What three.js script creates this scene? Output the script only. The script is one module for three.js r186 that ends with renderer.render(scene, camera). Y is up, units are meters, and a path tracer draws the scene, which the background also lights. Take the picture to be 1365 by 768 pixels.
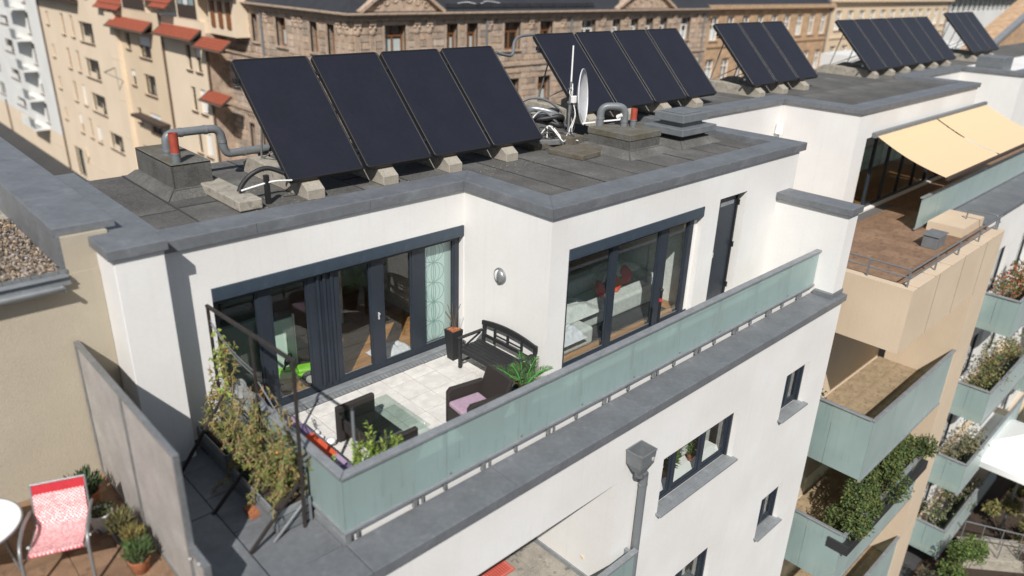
import * as THREE from 'three';
import { RoundedBoxGeometry } from 'three/addons/geometries/RoundedBoxGeometry.js';
import { mergeGeometries } from 'three/addons/utils/BufferGeometryUtils.js';

// ---------------------------------------------------------------- camera, sky, sun, exposure
const scene = new THREE.Scene();
const V = (x, y, z) => new THREE.Vector3(x, y, z);
const camera = new THREE.PerspectiveCamera(42.276, 1024 / 576, 0.1, 3000);
{
  const rad = Math.PI / 180, yaw = 44.3756 * rad, pitch = 23.098 * rad, roll = -2.0006 * rad;
  const fwd = V(Math.cos(pitch) * Math.sin(yaw), -Math.sin(pitch), -Math.cos(pitch) * Math.cos(yaw));
  const right = V(Math.cos(yaw), 0, Math.sin(yaw));
  const down = new THREE.Vector3().crossVectors(fwd, right);
  const down2 = right.clone().multiplyScalar(-Math.sin(roll)).addScaledVector(down, Math.cos(roll));
  camera.position.set(-8.725, 3.783, 10.274);
  camera.up.copy(down2).negate();
  camera.lookAt(camera.position.clone().add(fwd));
  camera.focus = 15.3; camera.userData.fStop = 0.33;
}
const SKY = 0.62;
const sunDir = V(-0.49, 0.59, 0.47).normalize();
{ // clear, slightly hazy daylight sky
  const w = 512, h = 256, d = new Float32Array(w * h * 4), v = new THREE.Vector3();
  for (let y = 0; y < h; y++) for (let x = 0; x < w; x++) {
    const el = ((y + 0.5) / h - 0.5) * Math.PI, az = ((x + 0.5) / w - 0.5) * 2 * Math.PI;
    v.set(Math.cos(el) * Math.cos(az), Math.sin(el), Math.cos(el) * Math.sin(az));
    const t = Math.pow(Math.max(0, v.y), 0.5), c = v.dot(sunDir), g = 0.35 * Math.pow(Math.max(0, c), 6) + 0.8 * Math.pow(Math.max(0, c), 60), i = (y * w + x) * 4;
    const dn = v.y < 0 ? 0.45 : 1;
    d[i] = (0.42 * (1 - t) + 0.17 * t + g) * SKY * dn; d[i + 1] = (0.45 * (1 - t) + 0.24 * t + g * 0.95) * SKY * dn; d[i + 2] = (0.48 * (1 - t) + 0.38 * t + g * 0.85) * SKY * dn; d[i + 3] = 1;
  }
  const t = new THREE.DataTexture(d, w, h, THREE.RGBAFormat, THREE.FloatType); t.mapping = THREE.EquirectangularReflectionMapping; t.magFilter = t.minFilter = THREE.LinearFilter; t.needsUpdate = true;
  scene.background = t; scene.environment = t;
}
const sun = new THREE.DirectionalLight(new THREE.Color(1.0, 0.958, 0.915), 4.0);
sun.position.copy(sunDir).multiplyScalar(60); sun.target.position.set(0, -3, 0);
sun.castShadow = true; sun.shadow.mapSize.set(4096, 4096);
Object.assign(sun.shadow.camera, { left: -45, right: 45, top: 45, bottom: -45, near: 1, far: 180 });
scene.add(sun, sun.target);
const renderer = new THREE.WebGLRenderer({ antialias: true });
renderer.setSize(1024, 576);
renderer.toneMapping = THREE.LinearToneMapping;
renderer.toneMappingExposure = 1.42;
renderer.shadowMap.enabled = true;

// ---------------------------------------------------------------- helpers
let seed = 12345;
const rnd = () => { seed |= 0; seed = seed + 0x6D2B79F5 | 0; let t = Math.imul(seed ^ seed >>> 15, 1 | seed); t = t + Math.imul(t ^ t >>> 7, 61 | t) ^ t; return ((t ^ t >>> 14) >>> 0) / 4294967296; };
const rr = (a, b) => a + (b - a) * rnd();
const reseed = s => { seed = s; };
const used = {};
const numbered = n => { const k = used[n] = (used[n] ?? -1) + 1; return k ? `${n}_${String(k).padStart(3, '0')}` : n; };
function P(name, geo, mat, parent) {                       // a part, or with parent = scene a thing of one mesh
  const m = new THREE.Mesh(geo, mat); m.castShadow = m.receiveShadow = true;
  m.name = parent === scene ? numbered(name) : name;
  parent.add(m); return m;
}
function tag(o, label, category, group) { o.userData.label = label; o.userData.category = category; if (group) o.userData.group = group; return o; }
function thing(name, label, category, group, pos = [0, 0, 0], turn = 0) {
  const g = new THREE.Group(); g.name = numbered(name); g.position.set(...pos); g.rotation.y = turn; scene.add(g);
  return tag(g, label, category, group);
}
function copyOf(root, label, pos, turn = root.rotation.y) {
  const r = root.clone(); r.name = numbered(root.name.replace(/_\d{3}$/, '')); r.userData = { ...root.userData, label };
  r.position.set(...pos); r.rotation.y = turn; scene.add(r); return r;
}
// uv in metres from position and facing
function wuv(g) {
  if (g.index) g = g.toNonIndexed();
  const p = g.attributes.position; if (!g.attributes.normal) g.computeVertexNormals();
  const uv = new Float32Array(p.count * 2), a = V(0, 0, 0), b = V(0, 0, 0), c = V(0, 0, 0);
  for (let i = 0; i < p.count; i += 3) {
    a.fromBufferAttribute(p, i); b.fromBufferAttribute(p, i + 1).sub(a); c.fromBufferAttribute(p, i + 2).sub(a);
    b.cross(c); const nx = Math.abs(b.x), ny = Math.abs(b.y), nz = Math.abs(b.z);
    for (let k = 0; k < 3; k++) {
      a.fromBufferAttribute(p, i + k);
      if (ny >= nx && ny >= nz) { uv[2 * (i + k)] = a.x; uv[2 * (i + k) + 1] = a.z; }
      else if (nx >= nz) { uv[2 * (i + k)] = a.z; uv[2 * (i + k) + 1] = a.y; }
      else { uv[2 * (i + k)] = a.x; uv[2 * (i + k) + 1] = a.y; }
    }
  }
  g.setAttribute('uv', new THREE.BufferAttribute(uv, 2));
  for (const k of Object.keys(g.attributes)) if (!['position', 'normal', 'uv', 'color'].includes(k)) g.deleteAttribute(k);
  return g;
}
const box = (x0, x1, y0, y1, z0, z1) => wuv(new THREE.BoxGeometry(x1 - x0, y1 - y0, z1 - z0).translate((x0 + x1) / 2, (y0 + y1) / 2, (z0 + z1) / 2));
const rbox = (x0, x1, y0, y1, z0, z1, r = 0.01, s = 1) => wuv(new RoundedBoxGeometry(x1 - x0, y1 - y0, z1 - z0, s, Math.min(r, (x1 - x0) / 2.01, (y1 - y0) / 2.01, (z1 - z0) / 2.01)).translate((x0 + x1) / 2, (y0 + y1) / 2, (z0 + z1) / 2));
const merge = gs => mergeGeometries(gs.map(g => { if (g.index) g = g.toNonIndexed(); if (!g.attributes.uv) wuv(g); return g; }), false);
// box whose top face has chamfered edges: 18 triangles
function slab(x0, x1, y0, y1, z0, z1, c = 0.006) {
  const q = [];
  const A = [[x0, y0, z0], [x1, y0, z0], [x1, y0, z1], [x0, y0, z1]];
  const B = [[x0, y1 - c, z0], [x1, y1 - c, z0], [x1, y1 - c, z1], [x0, y1 - c, z1]];
  const T = [[x0 + c, y1, z0 + c], [x1 - c, y1, z0 + c], [x1 - c, y1, z1 - c], [x0 + c, y1, z1 - c]];
  const quad = (a, b, d, e) => q.push(...a, ...d, ...b, ...a, ...e, ...d);
  quad(T[0], T[1], T[2], T[3]);
  for (let i = 0; i < 4; i++) { const j = (i + 1) % 4; quad(B[i], B[j], T[j], T[i]); quad(A[i], A[j], B[j], B[i]); }
  // orient outward
  const g = new THREE.BufferGeometry(); g.setAttribute('position', new THREE.Float32BufferAttribute(q, 3));
  const p = g.attributes.position, ctr = V((x0 + x1) / 2, (y0 + y1) / 2, (z0 + z1) / 2), a = V(0, 0, 0), b = V(0, 0, 0), d = V(0, 0, 0);
  for (let i = 0; i < p.count; i += 3) {
    a.fromBufferAttribute(p, i); b.fromBufferAttribute(p, i + 1); d.fromBufferAttribute(p, i + 2);
    const n = b.clone().sub(a).cross(d.clone().sub(a));
    if (n.dot(a.clone().sub(ctr)) < 0) { p.setXYZ(i + 1, d.x, d.y, d.z); p.setXYZ(i + 2, b.x, b.y, b.z); }
  }
  g.computeVertexNormals(); return wuv(g);
}
// plan polygon [[x,z],...] raised from y0 to y1, edges bevelled
function prism(pts, y0, y1, bev = 0.01) {
  const s = new THREE.Shape(pts.map(([x, z]) => new THREE.Vector2(x, -z)));
  const g = new THREE.ExtrudeGeometry(s, { depth: y1 - y0 - 2 * bev, bevelEnabled: bev > 0, bevelSize: bev, bevelOffset: -bev, bevelThickness: bev, bevelSegments: 2 });
  g.rotateX(-Math.PI / 2).translate(0, y0 + bev, 0); return wuv(g);
}
// upright shape [[x,y],...] given depth from z0 to z1
function plate(pts, z0, z1, bev = 0, holes = []) {
  const s = new THREE.Shape(pts.map(([x, y]) => new THREE.Vector2(x, y)));
  for (const h of holes) s.holes.push(new THREE.Path(h.map(([x, y]) => new THREE.Vector2(x, y))));
  const g = new THREE.ExtrudeGeometry(s, { depth: z1 - z0 - 2 * bev, bevelEnabled: bev > 0, bevelSize: bev, bevelOffset: -bev, bevelThickness: bev, bevelSegments: 1 });
  g.translate(0, 0, z0 + bev); return wuv(g);
}
const rect = (x0, x1, y0, y1) => [[x0, y0], [x1, y0], [x1, y1], [x0, y1]];
function bar(p, q, w, h = w, round = false) {
  const a = V(...p), b = V(...q), d = b.clone().sub(a), L = d.length();
  const g = round ? new THREE.CylinderGeometry(w / 2, w / 2, L, 10).rotateX(Math.PI / 2) : new RoundedBoxGeometry(w, h, L, 1, Math.min(w, h) * 0.12);
  const m = new THREE.Matrix4(), up = Math.abs(d.y / L) > 0.98 ? V(1, 0, 0) : V(0, 1, 0);
  m.lookAt(b, a, up); m.setPosition(a.clone().add(b).multiplyScalar(0.5));
  return wuv(g.applyMatrix4(m));
}
function fillet(pts, r, n = 6) {
  const P_ = pts.map(p => V(...p)), out = [P_[0]];
  for (let i = 1; i < P_.length - 1; i++) {
    const a = P_[i - 1], b = P_[i], c = P_[i + 1], l1 = Math.min(r, a.distanceTo(b) * 0.48), l2 = Math.min(r, b.distanceTo(c) * 0.48);
    const s = b.clone().lerp(a, l1 / a.distanceTo(b)), e = b.clone().lerp(c, l2 / b.distanceTo(c));
    for (let k = 0; k <= n; k++) { const t = k / n; out.push(s.clone().multiplyScalar((1 - t) ** 2).addScaledVector(b, 2 * t * (1 - t)).addScaledVector(e, t * t)); }
  }
  out.push(P_[P_.length - 1]); return out;
}
function tube(pts, r, seg = 40, rad = 10, smooth = true, cap = true) {
  const vs = pts.map(p => p.isVector3 ? p : V(...p));
  const c = new THREE.CatmullRomCurve3(vs, false, 'centripetal');
  const gs = [new THREE.TubeGeometry(c, seg, r, rad, false).toNonIndexed()];
  if (cap) for (const [e, t] of [[vs[0], -1], [vs[vs.length - 1], 1]]) {
    const d = c.getTangent(t < 0 ? 0 : 1).multiplyScalar(t);
    const g = new THREE.CircleGeometry(r, rad); g.applyQuaternion(new THREE.Quaternion().setFromUnitVectors(V(0, 0, 1), d)); g.translate(e.x, e.y, e.z); gs.push(g.toNonIndexed());
  }
  return merge(gs);
}
const cyl = (x, y0, y1, z, r0, r1 = r0, n = 24) => wuv(new THREE.CylinderGeometry(r1, r0, y1 - y0, n).translate(x, (y0 + y1) / 2, z));
const lathe = (pts, n = 32) => wuv(new THREE.LatheGeometry(pts.map(([r, y]) => new THREE.Vector2(r, y)), n));
// sweep of many small faces: leaves. fn() -> {p:Vector3, d:Vector3 (tip direction), l, w, c:[r,g,b]}
function leaves(n, fn) {
  const pos = [], col = [];
  for (let i = 0; i < n; i++) {
    const o = fn(i); if (!o) continue;
    const side = V(rr(-1, 1), rr(-1, 1), rr(-1, 1)).cross(o.d).normalize().multiplyScalar(o.w / 2);
    const up = side.clone().cross(o.d).normalize();
    const mid = o.p.clone().addScaledVector(o.d, o.l * 0.45).addScaledVector(up, o.l * 0.08), tip = o.p.clone().addScaledVector(o.d, o.l).addScaledVector(up, -o.l * (o.droop ?? 0.1));
    const a = mid.clone().add(side), b = mid.clone().sub(side);
    for (const v of [o.p, b, a, a, b, tip]) { pos.push(v.x, v.y, v.z); col.push(...o.c); }
  }
  const g = new THREE.BufferGeometry(); g.setAttribute('position', new THREE.Float32BufferAttribute(pos, 3));
  g.setAttribute('color', new THREE.Float32BufferAttribute(col, 3)); g.computeVertexNormals();
  const uv = new Float32Array(pos.length / 3 * 2); g.setAttribute('uv', new THREE.BufferAttribute(uv, 2)); return g;
}
const tint = (c, v) => { const k = 1 + rr(-v, v); return [c[0] * k * (1 + rr(-v, v) * 0.4), c[1] * k, c[2] * k * (1 + rr(-v, v) * 0.4)]; };
const rdir = (up = 0) => V(rr(-1, 1), rr(-1, 1) + up, rr(-1, 1)).normalize();

// ---------------------------------------------------------------- textures and materials
const hash = (x, y, s) => { let h = Math.imul(x, 374761393) + Math.imul(y, 668265263) + Math.imul(s, 1442695041); h = Math.imul(h ^ h >>> 13, 1274126177); return ((h ^ h >>> 16) >>> 0) / 4294967296; };
function vn(x, y, per, s) { const xi = Math.floor(x), yi = Math.floor(y), fx = x - xi, fy = y - yi, m = a => ((a % per) + per) % per; const u = fx * fx * (3 - 2 * fx), w = fy * fy * (3 - 2 * fy); const a = hash(m(xi), m(yi), s), b = hash(m(xi + 1), m(yi), s), c = hash(m(xi), m(yi + 1), s), d = hash(m(xi + 1), m(yi + 1), s); return a + (b - a) * u + (c - a) * w + (a - b - c + d) * u * w; }
function fbm(u, v, per, oct, s) { let t = 0, a = 0.5, n = 0; for (let i = 0; i < oct; i++) { t += a * vn(u * per, v * per, per, s + i); n += a; a *= 0.5; per *= 2; } return t / n; }
function tex(size, fn, srgb = true) {
  const d = new Uint8Array(size * size * 4);
  for (let y = 0; y < size; y++) for (let x = 0; x < size; x++) { const c = fn(x / size, y / size), i = (y * size + x) * 4; if (c.length) { d[i] = c[0] * 255; d[i + 1] = c[1] * 255; d[i + 2] = c[2] * 255; } else d[i] = d[i + 1] = d[i + 2] = Math.max(0, Math.min(1, c)) * 255; d[i + 3] = 255; }
  const t = new THREE.DataTexture(d, size, size); t.wrapS = t.wrapT = THREE.RepeatWrapping; t.magFilter = THREE.LinearFilter; t.minFilter = THREE.LinearMipmapLinearFilter; t.generateMipmaps = true;
  if (srgb) t.colorSpace = THREE.SRGBColorSpace; t.needsUpdate = true; return t;
}
const sizedCache = new Map();
const sized = (t, sx) => { const k = t.uuid + sx; if (!sizedCache.has(k)) { const c = t.clone(); c.repeat.set(1 / sx, 1 / sx); c.needsUpdate = true; sizedCache.set(k, c); } return sizedCache.get(k); };
const cl = v => Math.max(0, Math.min(1, v));
const gry = v => { v = cl(v); return [v, v, v]; };
// mottled tone map (mean about 0.88), fine grain, rain streaks
const tMottle = tex(512, (u, v) => gry(0.88 + 0.16 * (fbm(u, v, 5, 5, 1) - 0.5) + 0.10 * (fbm(u, v, 60, 2, 9) - 0.5)));
const tStucco = tex(1024, (u, v) => { const st = 0.6 * vn(u * 96, v * 2, 96, 31) + 0.4 * vn(u * 200, v * 5, 200, 33); const m = fbm(u, v, 4, 5, 3), f = fbm(u, v, 128, 2, 7); const k = 0.93 + 0.06 * (m - 0.5) + 0.02 * (f - 0.5) - 0.014 * cl((st - 0.6) * 3); return [k, k * (0.993 + 0.01 * m), k * (0.982 + 0.012 * m)]; });
const tGrainB = tex(512, (u, v) => fbm(u, v, 96, 3, 17), false);
const tZinc = tex(1024, (u, v) => { const m = fbm(u, v, 6, 5, 41), f = fbm(u, v, 40, 3, 43), s = fbm(u, v, 200, 1, 47), w = fbm(u + 0.3, v, 12, 4, 49); let k = 0.80 + 0.13 * (m - 0.5) + 0.10 * (f - 0.5); k += cl((w - 0.66) * 3) * 0.12; if (s > 0.93) k += 0.12; return [cl(k * 0.995), cl(k), cl(k * 1.005)]; });
const tBitum = tex(1024, (u, v) => { const m = fbm(u, v, 5, 5, 51), f = vn(u * 420, v * 420, 420, 53), g = fbm(u, v, 90, 2, 57); let k = 0.70 + 0.30 * (m - 0.5) + 0.34 * (f - 0.5) + 0.2 * (g - 0.5); return [cl(k), cl(k * 0.995), cl(k * 0.975)]; });
const tMoss = tex(512, (u, v) => { const m = fbm(u, v, 6, 5, 61), f = fbm(u, v, 80, 2, 63); const a = cl((m - 0.42) * 2.2) * (0.35 + 0.6 * f), k = 0.72 + 0.35 * (f - 0.5); return [cl(k * (1 - a) + 0.60 * a), cl(k * (1 - a) + 0.54 * a), cl(k * (1 - a) + 0.34 * a)]; });
const tConc = tex(512, (u, v) => { const m = fbm(u, v, 6, 5, 71), f = fbm(u, v, 90, 2, 73), s = fbm(u, v, 14, 4, 75); const k = 0.86 + 0.22 * (m - 0.5) + 0.16 * (f - 0.5) - cl((s - 0.6) * 3) * 0.3; return [cl(k), cl(k * 0.975), cl(k * 0.93)]; });
const tTile = tex(512, (u, v) => { const m = fbm(u, v, 6, 5, 81), f = vn(u * 200, v * 200, 200, 83); const k = 0.90 + 0.16 * (m - 0.5) + 0.14 * (f - 0.5); return [cl(k), cl(k * 0.992), cl(k * 0.975)]; });
const tStone = tex(1024, (u, v) => { const m = fbm(u, v, 7, 5, 91), f = fbm(u, v, 120, 2, 93), s = fbm(u * 1, v * 0.6, 18, 4, 95); const k = 0.86 + 0.22 * (m - 0.5) + 0.14 * (f - 0.5) - cl((s - 0.58) * 3) * 0.22; return [cl(k), cl(k * 0.98), cl(k * 0.95)]; });
const tWood = tex(512, (u, v) => { const g = fbm(u * 0.25, v * 3 % 1, 24, 4, 101), p = hash(Math.floor(v * 8), Math.floor(u * 2 + hash(Math.floor(v * 8), 1, 3) * 2), 105); const k = 0.78 + 0.25 * (g - 0.5) + 0.14 * (p - 0.5); return [cl(k), cl(k * 0.97), cl(k * 0.9)]; });
const tWeave = tex(256, (u, v) => { const n = 16, i = Math.floor(u * n), j = Math.floor(v * n * 2), fx = u * n - i, fy = v * n * 2 - j; return ((i + j) & 1) ? 0.35 + 0.65 * Math.sin(Math.PI * fx) * Math.sin(Math.PI * fy) : 0.15 + 0.5 * Math.sin(Math.PI * fy) * Math.sin(Math.PI * fx); }, false);
const tCloth = tex(256, (u, v) => gry(0.88 + 0.10 * (vn(u * 128, v * 128, 128, 111) - 0.5) + 0.12 * (fbm(u, v, 6, 4, 113) - 0.5)));
const tGlassDirt = tex(512, (u, v) => { const s = 0.6 * vn(u * 60, v * 2, 60, 121) + 0.4 * vn(u * 140, v * 4, 140, 123), m = fbm(u, v, 4, 4, 125); return gry(0.95 + 0.08 * (m - 0.5) - 0.07 * cl((s - 0.62) * 3)); });
const M = {};
function std(name, rgb, o = {}) { const { phys, map, ms = 2, bump, bs = 1, bh = 0.003, ...rest } = o; const m = new (phys ? THREE.MeshPhysicalMaterial : THREE.MeshStandardMaterial)({ roughness: 0.85, ...rest }); m.color.setRGB(...rgb); if (map) m.map = sized(map, ms); if (bump) { m.bumpMap = sized(bump, bs); m.bumpScale = bh; } m.name = name; M[name] = m; return m; }
std('white', [0.775, 0.767, 0.755], { map: tStucco, ms: 4, bump: tGrainB, bs: 0.6, bh: 0.0012, roughness: 0.95 });
std('beige', [0.475, 0.42, 0.33], { map: tStucco, ms: 3, bump: tGrainB, bs: 0.6, bh: 0.006, roughness: 0.95 });
std('tanwall', [0.62, 0.50, 0.37], { map: tStucco, ms: 3.5, bump: tGrainB, bs: 0.8, bh: 0.003, roughness: 0.95 });
std('zinc', [0.272, 0.286, 0.30], { map: tZinc, ms: 2.4, roughness: 0.5, metalness: 0.25 });
std('zincpale', [0.42, 0.44, 0.45], { map: tZinc, ms: 1.3, roughness: 0.5, metalness: 0.3 });
std('galv', [0.46, 0.47, 0.47], { map: tZinc, ms: 0.9, roughness: 0.42, metalness: 0.6 });
std('bitumen', [0.205, 0.202, 0.196], { map: tBitum, ms: 2.2, bump: tGrainB, bs: 0.25, bh: 0.004, roughness: 0.95 });
std('bitumen2', [0.225, 0.222, 0.215], { map: tBitum, ms: 1.7, bump: tGrainB, bs: 0.25, bh: 0.004, roughness: 0.95 });
std('bitumen3', [0.19, 0.187, 0.18], { map: tBitum, ms: 2.9, bump: tGrainB, bs: 0.25, bh: 0.004, roughness: 0.95 });
std('mossroof', [0.27, 0.26, 0.235], { map: tMoss, ms: 1.1, bump: tGrainB, bs: 0.3, bh: 0.006, roughness: 1 });
std('concrete', [0.42, 0.405, 0.37], { map: tConc, ms: 1.3, bump: tGrainB, bs: 0.5, bh: 0.004, roughness: 0.95 });
std('oldconc', [0.25, 0.225, 0.19], { map: tMoss, ms: 0.8, bump: tGrainB, bs: 0.4, bh: 0.006, roughness: 0.97 });
std('frame', [0.028, 0.037, 0.052], { roughness: 0.45, map: tMottle, ms: 1.5 });
std('rollbox', [0.06, 0.085, 0.115], { roughness: 0.4, map: tZinc, ms: 0.9 });
std('black', [0.012, 0.012, 0.013], { roughness: 0.55 });
std('blackwood', [0.025, 0.026, 0.028], { roughness: 0.6, map: tMottle, ms: 0.4 });
std('wicker', [0.028, 0.022, 0.019], { roughness: 0.7, bump: tWeave, bs: 0.16, bh: 0.006 });
std('bolt', [0.7, 0.7, 0.69], { roughness: 0.35, metalness: 0.5 });
std('glass', [0.97, 0.99, 0.98], { phys: true, transmission: 1, thickness: 0, roughness: 0.0, ior: 1.5 });
std('tintglass', [0.80, 0.86, 0.83], { phys: true, transmission: 1, thickness: 0, roughness: 0.0, ior: 1.5 });
std('frosted', [0.57, 0.71, 0.685], { phys: true, transmission: 0.62, thickness: 0, roughness: 0.5, ior: 1.5, map: tGlassDirt, ms: 2.6 });
std('collector', [0.015, 0.015, 0.023], { roughness: 0.40, map: tMottle, ms: 2.5 });
std('collectorframe', [0.012, 0.012, 0.013], { roughness: 0.5 });
std('tile', [0.72, 0.71, 0.69], { map: tTile, ms: 0.7, bump: tGrainB, bs: 0.2, bh: 0.0015, roughness: 0.9 });
std('tile2', [0.75, 0.74, 0.72], { map: tTile, ms: 0.8, bump: tGrainB, bs: 0.2, bh: 0.0015, roughness: 0.9 });
std('tile3', [0.70, 0.69, 0.675], { map: tTile, ms: 0.9, bump: tGrainB, bs: 0.2, bh: 0.0015, roughness: 0.9 });
std('browntile', [0.25, 0.16, 0.105], { map: tConc, ms: 0.9, roughness: 0.8 });
std('browntile2', [0.30, 0.195, 0.13], { map: tConc, ms: 1.1, roughness: 0.8 });
std('sandtile', [0.40, 0.32, 0.22], { map: tConc, ms: 0.9, roughness: 0.85 });
std('greytile', [0.40, 0.39, 0.37], { map: tConc, ms: 1.2, roughness: 0.8 });
std('grout', [0.10, 0.095, 0.09], { roughness: 1 });
std('woodfloor', [0.55, 0.29, 0.12], { map: tWood, ms: 1.2, roughness: 0.4 });
std('darkrug', [0.05, 0.05, 0.052], { map: tCloth, ms: 0.7, roughness: 1 });
std('roomwall', [0.78, 0.79, 0.76], { roughness: 0.9, map: tMottle, ms: 3 });
std('whitepaint', [0.78, 0.78, 0.76], { roughness: 0.5 });
std('sofa', [0.62, 0.65, 0.62], { map: tCloth, ms: 0.4, roughness: 1, bump: tGrainB, bs: 0.1, bh: 0.002 });
std('sheet', [0.68, 0.69, 0.73], { map: tCloth, ms: 0.4, roughness: 1 });
std('redcloth', [0.56, 0.035, 0.05], { map: tCloth, ms: 0.3, roughness: 1 });
std('orangecloth', [0.72, 0.10, 0.035], { map: tCloth, ms: 0.3, roughness: 1 });
std('greencloth', [0.07, 0.38, 0.05], { map: tCloth, ms: 0.3, roughness: 1 });
std('pinkcloth', [0.45, 0.32, 0.40], { map: tCloth, ms: 0.3, roughness: 1 });
std('purplecloth', [0.18, 0.13, 0.24], { map: tCloth, ms: 0.3, roughness: 1 });
std('lilaccloth', [0.40, 0.30, 0.42], { map: tCloth, ms: 0.3, roughness: 1 });
std('toygreen', [0.20, 0.50, 0.03], { roughness: 0.3 });
std('rubber', [0.015, 0.015, 0.016], { roughness: 0.8 });
std('pipe', [0.19, 0.205, 0.215], { roughness: 0.42, map: tMottle, ms: 0.8 });
std('redpipe', [0.40, 0.07, 0.04], { roughness: 0.5, map: tMottle, ms: 0.5 });
std('dish', [0.80, 0.80, 0.80], { roughness: 0.4, map: tMottle, ms: 1 });
std('whiteplastic', [0.72, 0.72, 0.70], { roughness: 0.45 });
std('terracotta', [0.45, 0.17, 0.08], { roughness: 0.9, map: tConc, ms: 0.4 });
std('soil', [0.06, 0.042, 0.03], { roughness: 1, map: tConc, ms: 0.3 });
std('bark', [0.16, 0.115, 0.08], { roughness: 1, map: tConc, ms: 0.4 });
std('sand', [0.66, 0.525, 0.42], { map: tStone, ms: 3, bump: tGrainB, bs: 0.8, bh: 0.01, roughness: 0.95, vertexColors: true });
std('sandplain', [0.58, 0.46, 0.365], { map: tStone, ms: 2.5, bump: tGrainB, bs: 0.8, bh: 0.01, roughness: 0.95 });
std('sandjoint', [0.36, 0.30, 0.25], { map: tStone, ms: 2, roughness: 1 });
std('farroom', [0.46, 0.40, 0.33], { roughness: 0.95 });
std('sandwarm', [0.60, 0.42, 0.27], { map: tStone, ms: 3, roughness: 0.95 });
std('slate', [0.045, 0.046, 0.05], { map: tZinc, ms: 3, roughness: 0.55 });
std('cream', [0.78, 0.645, 0.485], { map: tStucco, ms: 9, roughness: 0.95 });
std('cream2', [0.70, 0.56, 0.40], { map: tStucco, ms: 8, roughness: 0.95 });
std('farwhite', [0.74, 0.74, 0.72], { map: tStucco, ms: 9, roughness: 0.95 });
std('rooftile', [0.34, 0.08, 0.038], { map: tMottle, ms: 1.5, roughness: 0.85 });
std('brownwood', [0.25, 0.10, 0.035], { roughness: 0.6, map: tMottle, ms: 0.8 });
std('darkwood', [0.045, 0.030, 0.022], { roughness: 0.7 });
std('shutter', [0.72, 0.72, 0.70], { roughness: 0.6 });
std('curtain', [0.55, 0.56, 0.56], { roughness: 1 });
std('pipebrown', [0.12, 0.075, 0.05], { roughness: 0.5 });
std('tar', [0.035, 0.034, 0.033], { roughness: 0.7 });
std('asphalt', [0.055, 0.055, 0.056], { map: tMottle, ms: 6, roughness: 0.95 });
std('awningcloth', [0.68, 0.50, 0.29], { phys: true, roughness: 1, transmission: 0.15, thickness: 0 });
std('leaf', [1, 1, 1], { phys: true, vertexColors: true, roughness: 0.75, transmission: 0.25, thickness: 0 });

// ================================================================ GROUND
const GY = -17;
{
  const g = P('ground', box(-400, 700, GY - 1, GY, -600, 300), M.asphalt, scene); g.userData.kind = 'structure';
}

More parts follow.
